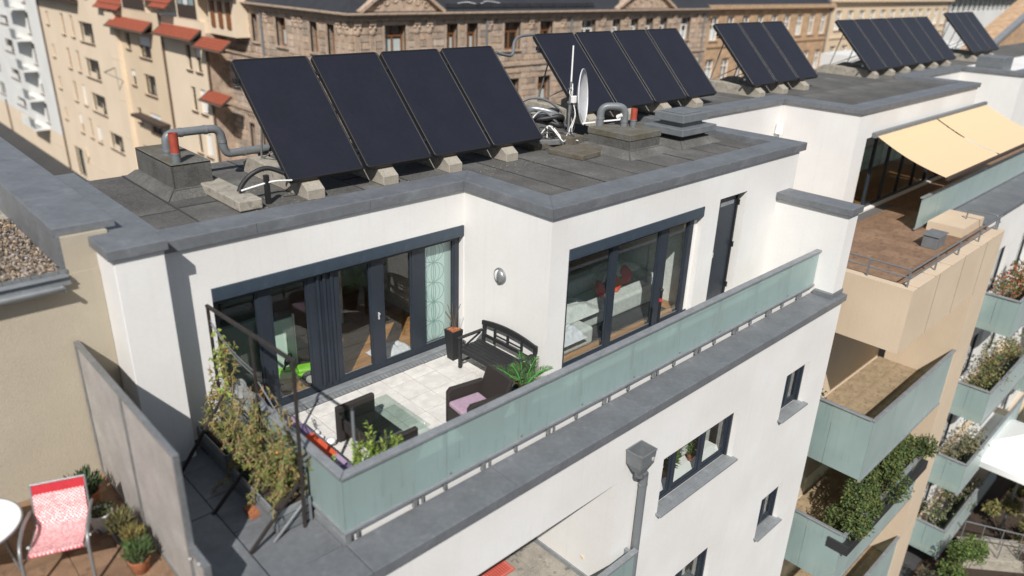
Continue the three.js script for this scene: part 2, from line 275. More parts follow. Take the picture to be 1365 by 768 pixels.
// ================================================================ MAIN WHITE BUILDING
const main = thing('apartment_building', 'white rendered apartment building with recessed roof terrace and grey metal copings', 'building');
{
  const F = -3.2, BK = -4.4;
  // opening lists are [x0,x1,y0,y1]
  const wallZ = (name, x0, x1, y0, y1, z0, z1, holes = [], mat = M.white) => P(name, plate(rect(x0, x1, y0, y1), z0, z1, 0, holes.map(h => rect(...h))), mat, main);
  wallZ('wall', -5.57, -0.001, F - 0.3, 0.02, -0.3, 0, [[-4.88, -0.02, -3.17, -0.68]]);
  // recess side wall faces -x
  P('wall', box(0, 0.3, F - 0.3, 0.02, -0.3, 1.967), M.white, main);
  wallZ('wall', 0, 8.62, F - 0.3, 0.02, 1.967, 2.267, [[0.47, 4.68, -3.17, -0.64], [5.28, 6.4, -3.13, -0.6]]);
  P('wall', box(8.32, 8.62, F - 0.3, 0.02, BK, 1.966), M.white, main);
  P('wall', box(-5.57, 8.319, F - 0.3, 0.02, BK, BK + 0.3), M.white, main);
  P('pillar', rbox(-6.21, -5.571, -3.3, 0.22, -0.36, 0.40, 0.012), M.white, main); P('wall', box(-6.0, -5.571, -3.3, 0.03, BK, -0.361), M.white, main);
  // ---- roof slab and its bitumen strips
  P('roof_slab', merge([box(-5.57, 8.32, -0.3, 0.03, BK + 0.3, -0.301), box(0.3, 8.32, -0.3, 0.03, -0.3, 1.966)]), M.concrete, main);
  const strips = P('roof_surface', merge([box(-5.56, 8.31, 0.0305, 0.036, BK + 0.01, -0.302), box(0.31, 8.31, 0.0305, 0.036, -0.301, 1.96)]), M.slate, main);
  reseed(5);
  const bm = [M.bitumen, M.bitumen2, M.bitumen3];
  let k = 0;
  for (let x = -5.55; x < 8.3; x += 1.0) {
    const x1 = Math.min(8.3, x + 0.97), zf = x + 0.5 > 0.4 ? 1.9 : -0.4, zc = rr(-2.9, -1.2);
    P('tar_seam', rbox(x, x1, 0.037, 0.062, zc + 0.001, zc + 0.024, 0.006), M.tar, strips); P('tar_seam', rbox(x - 0.028, x - 0.004, 0.037, 0.064, BK + 0.02, zf, 0.008), M.tar, strips); for (const [a, b] of [[BK + 0.02, zc], [zc + 0.025, zf]]) P('roofing_strip', slab(x, x1, 0.037, 0.05 + (k++ % 3) * 0.004, a, b, 0.004), bm[Math.floor(rnd() * 3)], strips);
  }
  // ---- copings (plan polygons, mitred corners)
  const cop = (pts, y0 = 0.015, y1 = 0.2) => P('coping', prism(pts, y0, y1, 0.012), M.zinc, main);
  const zo = 0.06, zi = -0.5, g = 0.004;
  const row = (xs, za, zb) => { for (let i = 0; i < xs.length - 1; i++) cop([[xs[i] + g, za], [xs[i + 1] - g, za], [xs[i + 1] - g, zb], [xs[i] + g, zb]]); };
  row([-5.47, -4.1, -2.1], zi, zo);
  cop([[-2.1 + g, zi], [0.5 - g, zi], [-0.06 - g, zo], [-2.1 + g, zo]]);
  cop([[-0.06, zo], [0.5, zi], [0.5, 0.8 - g], [-0.06, 0.8 - g]]);
  cop([[-0.06, 0.8 + g], [0.5, 0.8 + g], [0.5, 1.72 - g], [-0.06, 2.327 - g]]);
  cop([[-0.06, 2.327], [0.5, 1.72], [1.9 - g, 1.72], [1.9 - g, 2.327]]);
  row([1.9, 3.7, 5.45, 7.2], 1.72, 2.327);
  cop([[7.2 + g, 1.72], [8.22, 1.72], [8.82, 2.327], [7.2 + g, 2.327]]);
  cop([[8.82, 2.327 - g], [8.22, 1.72 - g], [8.22, -0.1 + g], [8.82, -0.1 + g]]);
  cop([[8.22, -0.1 - g], [8.22, -2.2], [8.82, -2.2], [8.82, -0.1 - g]]);
  cop([[8.22, -2.2 - g], [8.22, BK - 0.05], [8.82, BK - 0.05], [8.82, -2.2 - g]]);
  // folded seams standing on the corner joints
  P('coping_seam', bar([-0.05, 0.202, 0.055], [0.49, 0.202, -0.49], 0.018, 0.02), M.zinc, main);
  P('coping_seam', bar([-0.05, 0.202, 2.317], [0.49, 0.202, 1.73], 0.018, 0.02), M.zinc, main);
  // pillar coping and the parapet strip running back behind it
  cop([[-6.28, -0.42], [-5.53, -0.42], [-5.53, 0.46], [-6.28, 0.46]], 0.215, 0.36);
  cop([[-6.02, -1.9], [-5.33, -1.9], [-5.33, -0.428], [-6.02, -0.428]], 0.02, 0.215);
  cop([[-6.02, BK - 0.05], [-5.33, BK - 0.05], [-5.33, -1.908], [-6.02, -1.908]], 0.02, 0.215);
  // ---- large glazed door sets
  const glazing = (name, x0, x1, yb, yt, zf, stiles, opts) => {           // stiles: [xa,xb] dark uprights between panes
    const d = 0.07, parts = [box(x0, x1, yt - 0.06, yt, zf - d, zf), rbox(x0, x1, yb, yb + 0.1, zf - d, zf, 0.006)];
    for (const [a, b] of stiles) parts.push(rbox(a, b, yb + 0.1, yt - 0.06, zf - d, zf, 0.008));
    const w = P(name, merge(parts), M.frame, main);
    const xs = stiles.flat();
    for (let i = 1; i < xs.length - 1; i += 2) {
      const a = xs[i], b = xs[i + 1]; if (b - a < 0.1) continue;
      P('pane', box(a + 0.03, b - 0.03, yb + 0.14, yt - 0.1, zf - 0.045, zf - 0.041), M.glass, w);
      const f = 0.035; P('sash', merge([box(a, a + f, yb + 0.1, yt - 0.06, zf - 0.055, zf - 0.012), box(b - f, b, yb + 0.1, yt - 0.06, zf - 0.055, zf - 0.012), box(a + f, b - f, yb + 0.1, yb + 0.14, zf - 0.055, zf - 0.012), box(a + f, b - f, yt - 0.1, yt - 0.06, zf - 0.055, zf - 0.012)]), M.frame, w);
      P('gasket', box(a + f + 0.001, b - f - 0.001, yb + 0.1405, yb + 0.15, zf - 0.04, zf - 0.03), M.zincpale, w);
    }
    return w;
  };
  const L = glazing('glazed_door', -4.88, -0.02, -3.15, -0.9, -0.12, [[-4.88, -4.80], [-4.14, -3.94], [-3.27, -2.71], [-2.04, -1.80], [-1.15, -0.87], [-0.14, -0.02]]);
  for (const x of [-3.12, -3.0, -2.86]) P('guide_rail', rbox(x, x + 0.05, -3.05, -0.96, -0.119, -0.085, 0.006), M.frame, L);
  P('handle', merge([rbox(-1.93, -1.905, -2.12, -1.98, -0.118, -0.085, 0.008), rbox(-1.93, -1.905, -2.02, -1.99, -0.09, -0.06, 0.006)]), M.bolt, L);
  const Rr = glazing('glazed_door', 0.47, 4.68, -3.15, -0.86, 2.15, [[0.47, 0.62], [1.84, 2.0], [3.37, 3.64], [4.38, 4.55]]);
  P('reveal', box(4.551, 4.679, -3.15, -0.86, 2.0, 2.13), M.white, Rr);
  // roller shutter boxes above the glazing
  P('roller_box', rbox(-4.88, -0.012, -0.9, -0.682, -0.2, 0.02, 0.012), M.rollbox, main);
  P('roller_box', rbox(0.472, 4.685, -0.86, -0.642, 2.06, 2.285, 0.012), M.rollbox, main);
  P('shutter_rail', box(-4.8, -0.05, -0.96, -0.9, -0.115, -0.07), M.black, main);
  P('shutter_rail', box(0.55, 4.6, -0.92, -0.86, 2.155, 2.19), M.black, main);
  // thresholds
  P('threshold', slab(-4.9, -0.02, -3.26, -3.145, -0.119, 0.02, 0.006), M.zincpale, main);
  P('drain_channel', merge(Array.from({ length: 60 }, (_, i) => box(-4.88 + i * 0.081, -4.88 + i * 0.081 + 0.062, -3.21, -3.198, 0.025, 0.15))), M.zincpale, main);
  P('threshold', slab(0.47, 4.68, -3.26, -3.145, 2.14, 2.36, 0.006), M.zincpale, main);
  // side door
  const sd = P('door', rbox(5.42, 6.2, -3.12, -0.7, 2.07, 2.13, 0.008), M.frame, main);
  P('door_frame', merge([box(5.285, 5.419, -3.13, -0.62, 2.06, 2.15), box(6.201, 6.26, -3.13, -0.62, 2.06, 2.16), box(5.419, 6.2, -0.69, -0.62, 2.06, 2.15)]), M.black, sd);
  for (const y of [-0.85, -1.85, -2.85]) P('hinge', wuv(new THREE.CylinderGeometry(0.025, 0.025, 0.12, 10).translate(6.23, y, 2.185)), M.black, sd);
  P('handle', rbox(5.47, 5.49, -2.02, -1.9, 2.13, 2.17, 0.006), M.bolt, sd);
  P('door_panel', box(5.55, 6.1, -0.86, -0.76, 2.131, 2.137), M.zincpale, sd);
  // lower wall at the right with its cap
  P('low_wall', box(7.88, 8.36, -3.3, -1.02, 2.2675, 4.03), M.white, main);
  P('coping', prism([[7.8, 2.268], [8.42, 2.268], [8.42, 4.1], [7.8, 4.1]], -1.03, -0.87, 0.012), M.zinc, main);
  // wall light
  const lamp = tag(P('wall_lamp', wuv(new THREE.CylinderGeometry(0.15, 0.16, 0.03, 40).rotateZ(Math.PI / 2).translate(-0.016, -1.4, 1.04)), M.galv, scene), 'round silver bulkhead light with half cover on white wall above the bench', 'wall light');
  P('lens', wuv(new THREE.SphereGeometry(0.125, 32, 12, 0, Math.PI * 2, 0, Math.PI / 2).scale(1, 0.45, 1).rotateZ(Math.PI / 2).translate(-0.031, -1.4, 1.04)), M.whiteplastic, lamp);
  P('cover', wuv(new THREE.SphereGeometry(0.14, 32, 12, 0, Math.PI, 0, Math.PI / 2).scale(1, 0.5, 1).rotateY(0).rotateZ(Math.PI / 2).rotateX(0).translate(-0.031, -1.4, 1.04)), M.galv, lamp);

  // ---- terrace floor tiles
  const tf = P('terrace_floor', box(-4.9, 7.88, -3.3, -3.232, 0.0, 3.52), M.grout, main);
  reseed(9); const tm = [M.tile, M.tile2, M.tile3];
  for (let i = 0; i < 26; i++) for (let j = 0; j < 7; j++) {
    let x0 = -4.62 + i * 0.5 - 0.5, x1 = x0 + 0.5, z0 = 0.02 + j * 0.5, z1 = z0 + 0.5;
    if (i === 0) x0 = -4.9; if (j === 0) z0 = 0.16; if (j === 6) z1 = 3.5; x1 = Math.min(x1, 7.87);
    if (x0 > -0.1 && z1 < 2.38) continue; if (x1 - x0 < 0.05) continue;
    if (x0 > -0.1 && z0 < 2.3) z0 = 2.37;
    if (x1 > 0.0 && x0 < 0 && z0 < 2.3) x1 = -0.003;
    P('tile', slab(x0 + 0.008, x1 - 0.008, -3.232, -3.2 + rr(-0.002, 0.002), z0 + 0.008, z1 - 0.008, 0.004), tm[Math.floor(rnd() * 3)], tf);
  }
  // ---- metal covered terrace edge around the tiles
  const SY = -3.09;
  const sheets = P('terrace_edge', box(-6.4, -4.96, -3.4, SY - 0.02, -0.02, 3.5), M.zinc, main);
  for (const [z0, z1] of [[-0.0, 0.72], [0.73, 1.48], [1.49, 2.35], [2.36, 3.46]]) P('metal_sheet', slab(-5.9, -4.96, SY - 0.02, SY + 0.004, z0, z1, 0.004), M.zinc, sheets);
  P('upstand', box(-4.955, -4.905, -3.4, -3.0, 0.0, 3.52), M.zincpale, main);
  const led = pts => P('ledge_coping', prism(pts, -3.22, -3.05, 0.012), M.zinc, main);
  led([[-6.42, 0.0], [-5.92, 0.0], [-5.92, 1.82], [-6.42, 1.82]]); led([[-6.42, 1.83], [-5.92, 1.83], [-5.92, 3.46], [-6.42, 4.16]]);
  led([[-6.42, 4.168], [-5.92, 3.468], [-4.95, 3.53], [-4.95, 4.168]]);
  for (const [a, b] of [[-4.942, -2.45], [-2.442, 0.6], [0.608, 4.3], [4.308, 8.42]]) led([[a, 3.53], [b, 3.53], [b, 4.168], [a, 4.168]]);
  P('coping', prism([[7.78, 3.6], [8.4, 3.6], [8.4, 4.05], [7.78, 4.05]], -3.05, -2.93, 0.01), M.zinc, main);
  // ---- lower facade
  const holes = [[1.41, 4.08, -5.72, -4.47], [6.1, 7.25, -5.62, -4.45], [6.1, 7.2, -9.1, -7.92], [1.41, 3.95, -9.17, -7.95], [-6.0, 0.06, -7.2, -4.3]];
  wallZ('facade', -6.4, 8.36, GY, -3.22, 3.8, 4.1, holes);
  P('side_wall', box(8.06, 8.36, GY, -3.3, BK, 3.799), M.white, main);
  P('side_wall', box(-6.4, -6.1, GY, -3.3, BK, 3.799), M.white, main);
  P('back_wall', box(-6.099, 8.059, GY, -3.51, BK, BK + 0.3), M.white, main);
  P('floor_slab', box(-6.099, 8.059, -3.48, -3.31, BK + 0.31, 3.799), M.concrete, main);
  // facade windows
  const fw = (x0, x1, y0, y1, split) => {
    const zf = 3.93, d = 0.06, fr = 0.08; y0 += 0.045; const xs = [x0, ...split, x1], parts = [box(x0, x1, y1 - fr, y1, zf - d, zf), box(x0, x1, y0, y0 + fr, zf - d, zf)];
    xs.forEach((x, i) => { const a = i === 0 ? x : i === xs.length - 1 ? x - fr : x - fr * 0.6, b = i === 0 ? x + fr : i === xs.length - 1 ? x : x + fr * 0.6; parts.push(rbox(a, b, y0 + fr, y1 - fr, zf - d, zf + 0.004, 0.006)); });
    const w = P('window', merge(parts), M.frame, main);
    for (let i = 0; i < xs.length - 1; i++) {
      const a = xs[i] + fr * 0.7, b = xs[i + 1] - fr * 0.7;
      P('sash', plate(rect(a, b, y0 + fr, y1 - fr), zf - 0.05, zf - 0.015, 0.004, [rect(a + 0.06, b - 0.06, y0 + fr + 0.06, y1 - fr - 0.06)]), M.frame, w);
      P('pane', box(a + 0.055, b - 0.055, y0 + fr + 0.055, y1 - fr - 0.055, zf - 0.034, zf - 0.03), M.glass, w);
    }
    P('sill', merge([prism([[x0 + 0.003, zf + 0.006], [x1 - 0.003, zf + 0.006], [x1 - 0.003, 4.1], [x0 + 0.003, 4.1]], y0 - 0.042, y0 - 0.006, 0.004), prism([[x0 - 0.05, 4.101], [x1 + 0.06, 4.101], [x1 + 0.06, 4.23], [x0 - 0.05, 4.23]], y0 - 0.06, y0 - 0.01, 0.006)]), M.zincpale, w);
    P('shutter_guide', merge([box(x0 + 0.001, x0 + 0.05, y0 + 0.001, y1 - 0.001, 3.94, 3.99), box(x1 - 0.05, x1 - 0.001, y0 + 0.001, y1 - 0.001, 3.94, 3.99)]), M.frame, w);
    // room behind
    P('room', merge([box(x0 - 0.6, x1 + 0.6, y0 - 1, y0 - 0.95, 1.5, 3.79), box(x0 - 0.6, x1 + 0.6, y1 + 0.3, y1 + 0.35, 1.5, 3.79), box(x0 - 0.6, x1 + 0.6, y0 - 0.949, y1 + 0.299, 1.45, 1.5), box(x0 - 0.65, x0 - 0.6, y0 - 0.949, y1 + 0.299, 1.501, 3.79), box(x1 + 0.6, x1 + 0.65, y0 - 0.949, y1 + 0.299, 1.501, 3.79)]), M.roomwall, w);
    return w;
  };
  const w1 = fw(1.41, 4.08, -5.72, -4.47, [2.05, 3.07]); fw(6.1, 7.25, -5.62, -4.45, [6.68]); fw(6.1, 7.2, -9.1, -7.92, [6.65]); fw(1.41, 3.95, -9.17, -7.95, [2.0, 2.98]);
  P('inner_sill', rbox(1.3, 4.2, -5.70, -5.66, 3.4, 3.79, 0.008), M.whitepaint, w1);
  // downpipe with hopper head
  const hop = [];
  const hopShape = (w0, d0, w1_, d1, y0, y1, cx, cz) => { const t = 0.012, out = [], ring = (w, d, y) => [[cx - w, y, cz - d], [cx + w, y, cz - d], [cx + w, y, cz + d], [cx - w, y, cz + d]]; const A = ring(w1_, d1, y0), B = ring(w0, d0, y1); for (let i = 0; i < 4; i++) { const j = (i + 1) % 4; out.push(...A[i], ...A[j], ...B[j], ...A[i], ...B[j], ...B[i]); } const g2 = new THREE.BufferGeometry(); g2.setAttribute('position', new THREE.Float32BufferAttribute(out, 3)); g2.computeVertexNormals(); return wuv(g2); };
  hop.push(hopShape(0.21, 0.165, 0.19, 0.15, -3.93, -3.66, 0.36, 4.29), hopShape(0.198, 0.153, 0.18, 0.14, -3.93, -3.662, 0.36, 4.29), hopShape(0.19, 0.15, 0.08, 0.08, -4.12, -3.93, 0.36, 4.29));
  for (const [a, b] of [[[0.15, -3.66, 4.125], [0.57, -3.66, 4.125]], [[0.15, -3.66, 4.455], [0.57, -3.66, 4.455]], [[0.15, -3.66, 4.125], [0.15, -3.66, 4.455]], [[0.57, -3.66, 4.125], [0.57, -3.66, 4.455]]]) hop.push(bar(a, b, 0.022));
  const dp = tag(P('downpipe', tube(fillet([[0.36, -4.08, 4.29], [0.36, -4.26, 4.29], [0.66, -4.28, 4.21], [0.66, -4.6, 4.2], [0.66, -8, 4.2], [0.66, GY, 4.2]], 0.11), 0.075, 110, 16), M.pipe, scene), 'grey metal rainwater downpipe with open hopper head on the lower white facade', 'downpipe');
  P('hopper', merge(hop), M.pipe, dp); P('collar', cyl(0.66, -4.6, -4.55, 4.2, 0.083), M.galv, dp); P('collar', cyl(0.66, -6.9, -6.84, 4.2, 0.083), M.galv, dp);
  P('hinge_plate', wuv(new THREE.CylinderGeometry(0.04, 0.04, 0.012, 16).rotateX(Math.PI / 2).translate(0.5, -3.83, 4.452)), M.bolt, dp);
  // ---- loggia under the terrace: floor, walls, skirting
  const lf = P('loggia_floor', box(-6.099, 0.36, -7.0, -6.88, -1, 3.799), M.grout, main);
  for (let i = 0; i < 5; i++) for (let j = 0; j < 6; j++) P('tile', slab(-2.94 + i * 0.6 + 0.003, Math.min(0.055, -2.94 + (i + 1) * 0.6 - 0.003), -6.88, -6.85, 0.45 + j * 0.56 + 0.003, Math.min(3.8, 0.45 + (j + 1) * 0.56 - 0.003), 0.003), M.greytile, lf);
  P('loggia_side_wall', box(0.06, 0.359, -7.2, -3.49, -1, 3.799), M.white, main);
  P('loggia_back_wall', box(-6.099, 0.059, -6.849, -3.49, -1.3, -1.001), M.white, main);
  P('upstand', box(-4.9, 7.86, -3.195, -2.97, 3.40, 3.46), M.white, main);
  P('skirting', box(0.02, 0.059, -6.849, -6.75, 0, 3.79), M.zincpale, main);
  P('socket', rbox(0.045, 0.0595, -6.45, -6.37, 3.42, 3.5, 0.006), M.cream, main);
}

// doormat on the loggia floor
{
  const c = document.createElement('canvas'); c.width = 256; c.height = 160; const x = c.getContext('2d');
  x.fillStyle = '#a83a30'; x.fillRect(0, 0, 256, 160); x.strokeStyle = '#d9a08c'; x.lineWidth = 4; x.strokeRect(10, 10, 236, 140); x.strokeRect(22, 22, 212, 116);
  x.fillStyle = '#cf8f7c'; for (let i = 0; i < 9; i++) for (let j = 0; j < 4; j++) { x.fillRect(34 + i * 22, 32 + j * 26, 12, 5); x.fillRect(38 + i * 22, 40 + j * 26, 4, 10); }
  const t = new THREE.CanvasTexture(c); t.colorSpace = THREE.SRGBColorSpace;
  const g = new THREE.BoxGeometry(0.62, 0.012, 0.38); const m = new THREE.MeshStandardMaterial({ map: t, roughness: 1 });
  const o = P('doormat', g, m, scene); o.position.set(-1.09, -6.84, 2.33); tag(o, 'red patterned doormat on the grey tiled floor of the loggia below', 'doormat');
}
// glass balustrade of the loggia
{
  const b = thing('glass_balustrade', 'frosted glass balustrade of the loggia below, ending at the downpipe', 'balustrade');
  P('handrail', rbox(-6.0, 0.56, -6.0, -5.94, 4.24, 4.36, 0.01), M.zincpale, b);
  for (let i = 0; i < 4; i++) P('glass_panel', box(-5.95 + i * 1.62, -5.95 + i * 1.62 + 1.6, -7.0, -6.0, 4.29, 4.302), M.frosted, b);
  P('bottom_rail', rbox(-6.0, 0.56, -7.05, -7.0, 4.26, 4.33, 0.008), M.zincpale, b);
  P('bracket', merge([box(0.45, 0.52, -7.1, -6.0, 4.105, 4.28), box(-5.9, -5.83, -7.1, -6.0, 4.105, 4.28)]), M.zincpale, b);
}

// ================================================================ TERRACE BALUSTRADE
{
  const b = thing('glass_balustrade', 'frosted green glass balustrade with grey handrail round the roof terrace', 'balustrade');
  const zt = -1.97, yb = -2.83, zg = 3.545, xl = -4.95, xr = 7.86, z0 = 0.95;
  P('handrail', prism([[xl - 0.04, z0], [xl + 0.09, z0], [xl + 0.09, zg - 0.085], [xl - 0.04, zg + 0.04]].map(p => p), zt - 0.055, zt, 0.012), M.zincpale, b);
  P('handrail', prism([[xl - 0.04 + 0.004, zg + 0.045], [xl + 0.09 + 0.004, zg - 0.085], [xr, zg - 0.085], [xr, zg + 0.045]], zt - 0.055, zt, 0.012), M.zincpale, b);
  const js = [xl, -3.3, -1.9, -0.5, 0.89, 2.29, 3.69, 5.1, 6.5, xr - 0.02];
  for (let i = 0; i < js.length - 1; i++) {
    P('glass_panel', box(js[i] + (i ? 0.004 : 0.012), js[i + 1] - 0.004, yb, zt - 0.056, zg - 0.006, zg + 0.006), M.frosted, b);
    if (i) P('post', rbox(js[i] - 0.025, js[i] + 0.025, -3.05, zt - 0.056, zg - 0.06, zg - 0.02, 0.005), M.galv, b);
  }
  for (const [a, c] of [[z0 + 0.02, 1.8], [1.81, 2.66], [2.67, zg - 0.001]]) P('glass_panel', box(xl - 0.006, xl + 0.006, yb, zt - 0.056, a, c), M.frosted, b);
  for (const x of js.slice(1, -1)) for (const dx of [0.06]) P('glass_clamp', wuv(new THREE.CylinderGeometry(0.018, 0.018, 0.02, 12).rotateX(Math.PI / 2).translate(x + dx, yb + 0.06, zg + 0.014)), M.galv, b);
  P('bottom_rail', rbox(xl - 0.03, xr, yb - 0.045, yb - 0.001, zg - 0.025, zg + 0.035, 0.006), M.zincpale, b);
  P('bottom_rail', rbox(xl - 0.03, xl + 0.03, yb - 0.045, yb - 0.001, z0, zg - 0.026, 0.006), M.zincpale, b);
  for (const x of [-4.9, -3.85, -2.6, -1.2, 0.2, 1.6, 3.0, 4.4, 5.8, 7.2]) P('foot', merge([rbox(x - 0.03, x + 0.03, -3.05, yb - 0.045, zg - 0.04, zg + 0.01, 0.004), rbox(x + 0.12, x + 0.15, -3.05, yb - 0.045, zg - 0.03, zg, 0.004)]), M.galv, b);
}

// ================================================================ NEIGHBOUR ON THE LEFT
{
  const n = thing('neighbouring_house', 'beige rendered house with gravel roof beside the white building', 'house');
  P('wall', plate(rect(-16, -6.215, -3.4, -0.1), -0.6, -0.29), M.beige, n);
  P('parapet_wall', box(-6.6, -6.03, -1.0, 0.4, -7.2, -0.30), M.beige, n);
  P('parapet_flashing', box(-6.64, -6.601, -0.079, 0.41, -7.2, -0.32), M.zinc, n);
  P('coping', prism([[-6.66, -1.95], [-5.9, -1.95], [-5.9, -0.38], [-6.66, -0.38]], 0.40, 0.52, 0.012), M.zinc, n);
  P('coping', prism([[-6.66, -7.3], [-5.9, -7.3], [-5.9, -1.958], [-6.66, -1.958]], 0.40, 0.52, 0.012), M.zinc, n);
  P('roof_slab', box(-16, -6.602, -0.25, -0.08, -8, -0.291), M.concrete, n);
  P('eave_board', box(-16, -6.6, -0.21, -0.085, -0.289, -0.2), M.zincpale, n);
  // gutter: half-round trough seen from above with its front lip
  const gs = []; for (let i = 0; i <= 10; i++) { const a = Math.PI * i / 10; gs.push([Math.cos(a) * 0.07, -Math.sin(a) * 0.07]); }
  const out = gs.map(([a, c]) => [a, c]).concat(gs.slice().reverse().map(([a, c]) => [a * 0.93, c * 0.93]));
  const gg = plate(out, 0, 9.3); gg.rotateY(Math.PI / 2).translate(-16, -0.18, -0.125);
  const gut = P('gutter', wuv(gg), M.zincpale, n);
  P('gutter_flap', prism([[-16, -0.33], [-6.62, -0.33], [-6.62, -0.15], [-16, -0.15]], -0.084, -0.075, 0.002), M.zincpale, n);
  P('gravel_guard', merge(Array.from({ length: 20 }, (_, i) => rbox(-8.7 + i * 0.1055, -8.7 + i * 0.1055 + 0.1, -0.074, -0.02, -0.30, -0.28, 0.004))), M.galv, n);
  P('gutter_end', wuv(new THREE.CircleGeometry(0.1, 24, Math.PI, Math.PI).rotateY(Math.PI / 2).translate(-6.71, -0.18, -0.125)), M.zincpale, n);
  // window just out of frame, its sill reaching in
  P('window_sill', rbox(-9.3, -8.05, -2.06, -2.0, -0.29, -0.16, 0.008), M.zincpale, n);
  const w = P('window', plate(rect(-9.2, -8.12, -2.0, -0.8), -0.285, -0.24, 0.004, [rect(-9.1, -8.22, -1.9, -0.9)]), M.whitepaint, n);
  P('pane', box(-9.1, -8.22, -1.9, -0.9, -0.27, -0.265), M.glass, w);
  P('sub_wall', box(-16, -6.45, GY, -3.4, -0.6, 3.9), M.beige, n);
  // gravel
  reseed(21);
  const sg = new THREE.IcosahedronGeometry(1, 0), im = new THREE.InstancedMesh(sg, new THREE.MeshStandardMaterial({ roughness: 0.95 }), 9000), m4 = new THREE.Matrix4(), q = new THREE.Quaternion(), e = new THREE.Euler(), col = new THREE.Color();
  for (let i = 0; i < 9000; i++) {
    const big = 1 - (i / 9000) * 0.35, s = rr(0.010, 0.024) * big;
    e.set(rr(0, 6), rr(0, 6), rr(0, 6)); q.setFromEuler(e);
    m4.compose(V(rr(-8.9, -6.65), -0.08 + rr(0, 0.035), rr(-3.2, -0.305)), q, V(s * rr(0.8, 1.5), s * rr(0.5, 0.9), s * rr(0.8, 1.4)));
    im.setMatrixAt(i, m4); const k = rr(0.12, 1) ** 1.7 * 0.45, w_ = rnd(); col.setRGB(k, k * (0.68 + 0.22 * w_), k * (0.38 + 0.46 * w_)); im.setColorAt(i, col);
  }
  im.name = 'roof_gravel'; im.castShadow = im.receiveShadow = true; im.userData = { kind: 'stuff', label: 'loose brown and white gravel on the flat roof', category: 'gravel' }; scene.add(im);
  // terrace floor of the neighbour
  const tf = P('terrace_floor', box(-16, -6.45, -3.4, -3.232, -0.289, 4.1), M.grout, n);
  reseed(23);
  for (let i = 0; i < 5; i++) for (let j = 0; j < 8; j++) P('tile', slab(-9.07 + i * 0.5 + 0.003, -9.07 + (i + 1) * 0.5 - 0.003 , -3.232, -3.2 + rr(-0.002, 0.002), -0.28 + j * 0.5 + 0.003, -0.28 + (j + 1) * 0.5 - 0.003, 0.003), rnd() < 0.5 ? M.browntile : M.browntile2, tf);
  P('terrace_kerb', box(-6.56, -6.46, -3.4, -3.12, -0.28, 4.1), M.zinc, n);
}
// privacy screen
{
  const s = thing('privacy_screen', 'grey panel privacy screen with metal frame between the two terraces', 'screen', undefined, [-6.68, 0, 0]);
  std('panel', [0.44, 0.415, 0.39], { roughness: 0.6, map: tMottle, ms: 1.5 });
  const zs = [-0.26, 1.48, 3.15];
  P('top_rail', rbox(-0.035, 0.035, -1.09, -1.04, -0.26, 3.2, 0.006), M.galv, s);
  for (const z of zs) P('post', rbox(-0.035, 0.035, -3.2, -1.091, z, z + 0.05, 0.006), M.galv, s);
  for (let i = 0; i < 2; i++) P('panel', rbox(-0.014, 0.014, -3.15, -1.092, zs[i] + 0.052, zs[i + 1] - 0.002, 0.003), M.panel, s);
  P('bottom_rail', merge([rbox(-0.03, 0.03, -3.19, -3.152, -0.208, 1.478, 0.004), rbox(-0.03, 0.03, -3.19, -3.152, 1.532, 3.148, 0.004)]), M.galv, s);
  // low bracket frame at the outer end
  P('bracket', merge([rbox(-0.04, 0.04, -2.3, -2.26, 3.201, 3.62, 0.004), rbox(-0.04, 0.04, -3.0, -2.301, 3.58, 3.62, 0.004), rbox(-0.04, 0.04, -3.0, -2.96, 3.201, 3.579, 0.004)]), M.galv, s);
  P('bracket_plate', box(-0.008, 0.008, -2.96, -2.3, 3.201, 3.58), M.panel, s);
  for (const [y, z] of [[-2.4, 3.225], [-2.85, 3.225], [-2.28, 3.5]]) P('bolt', wuv(new THREE.SphereGeometry(0.014, 8, 6).translate(-0.042, y, z)), M.bolt, s);
}

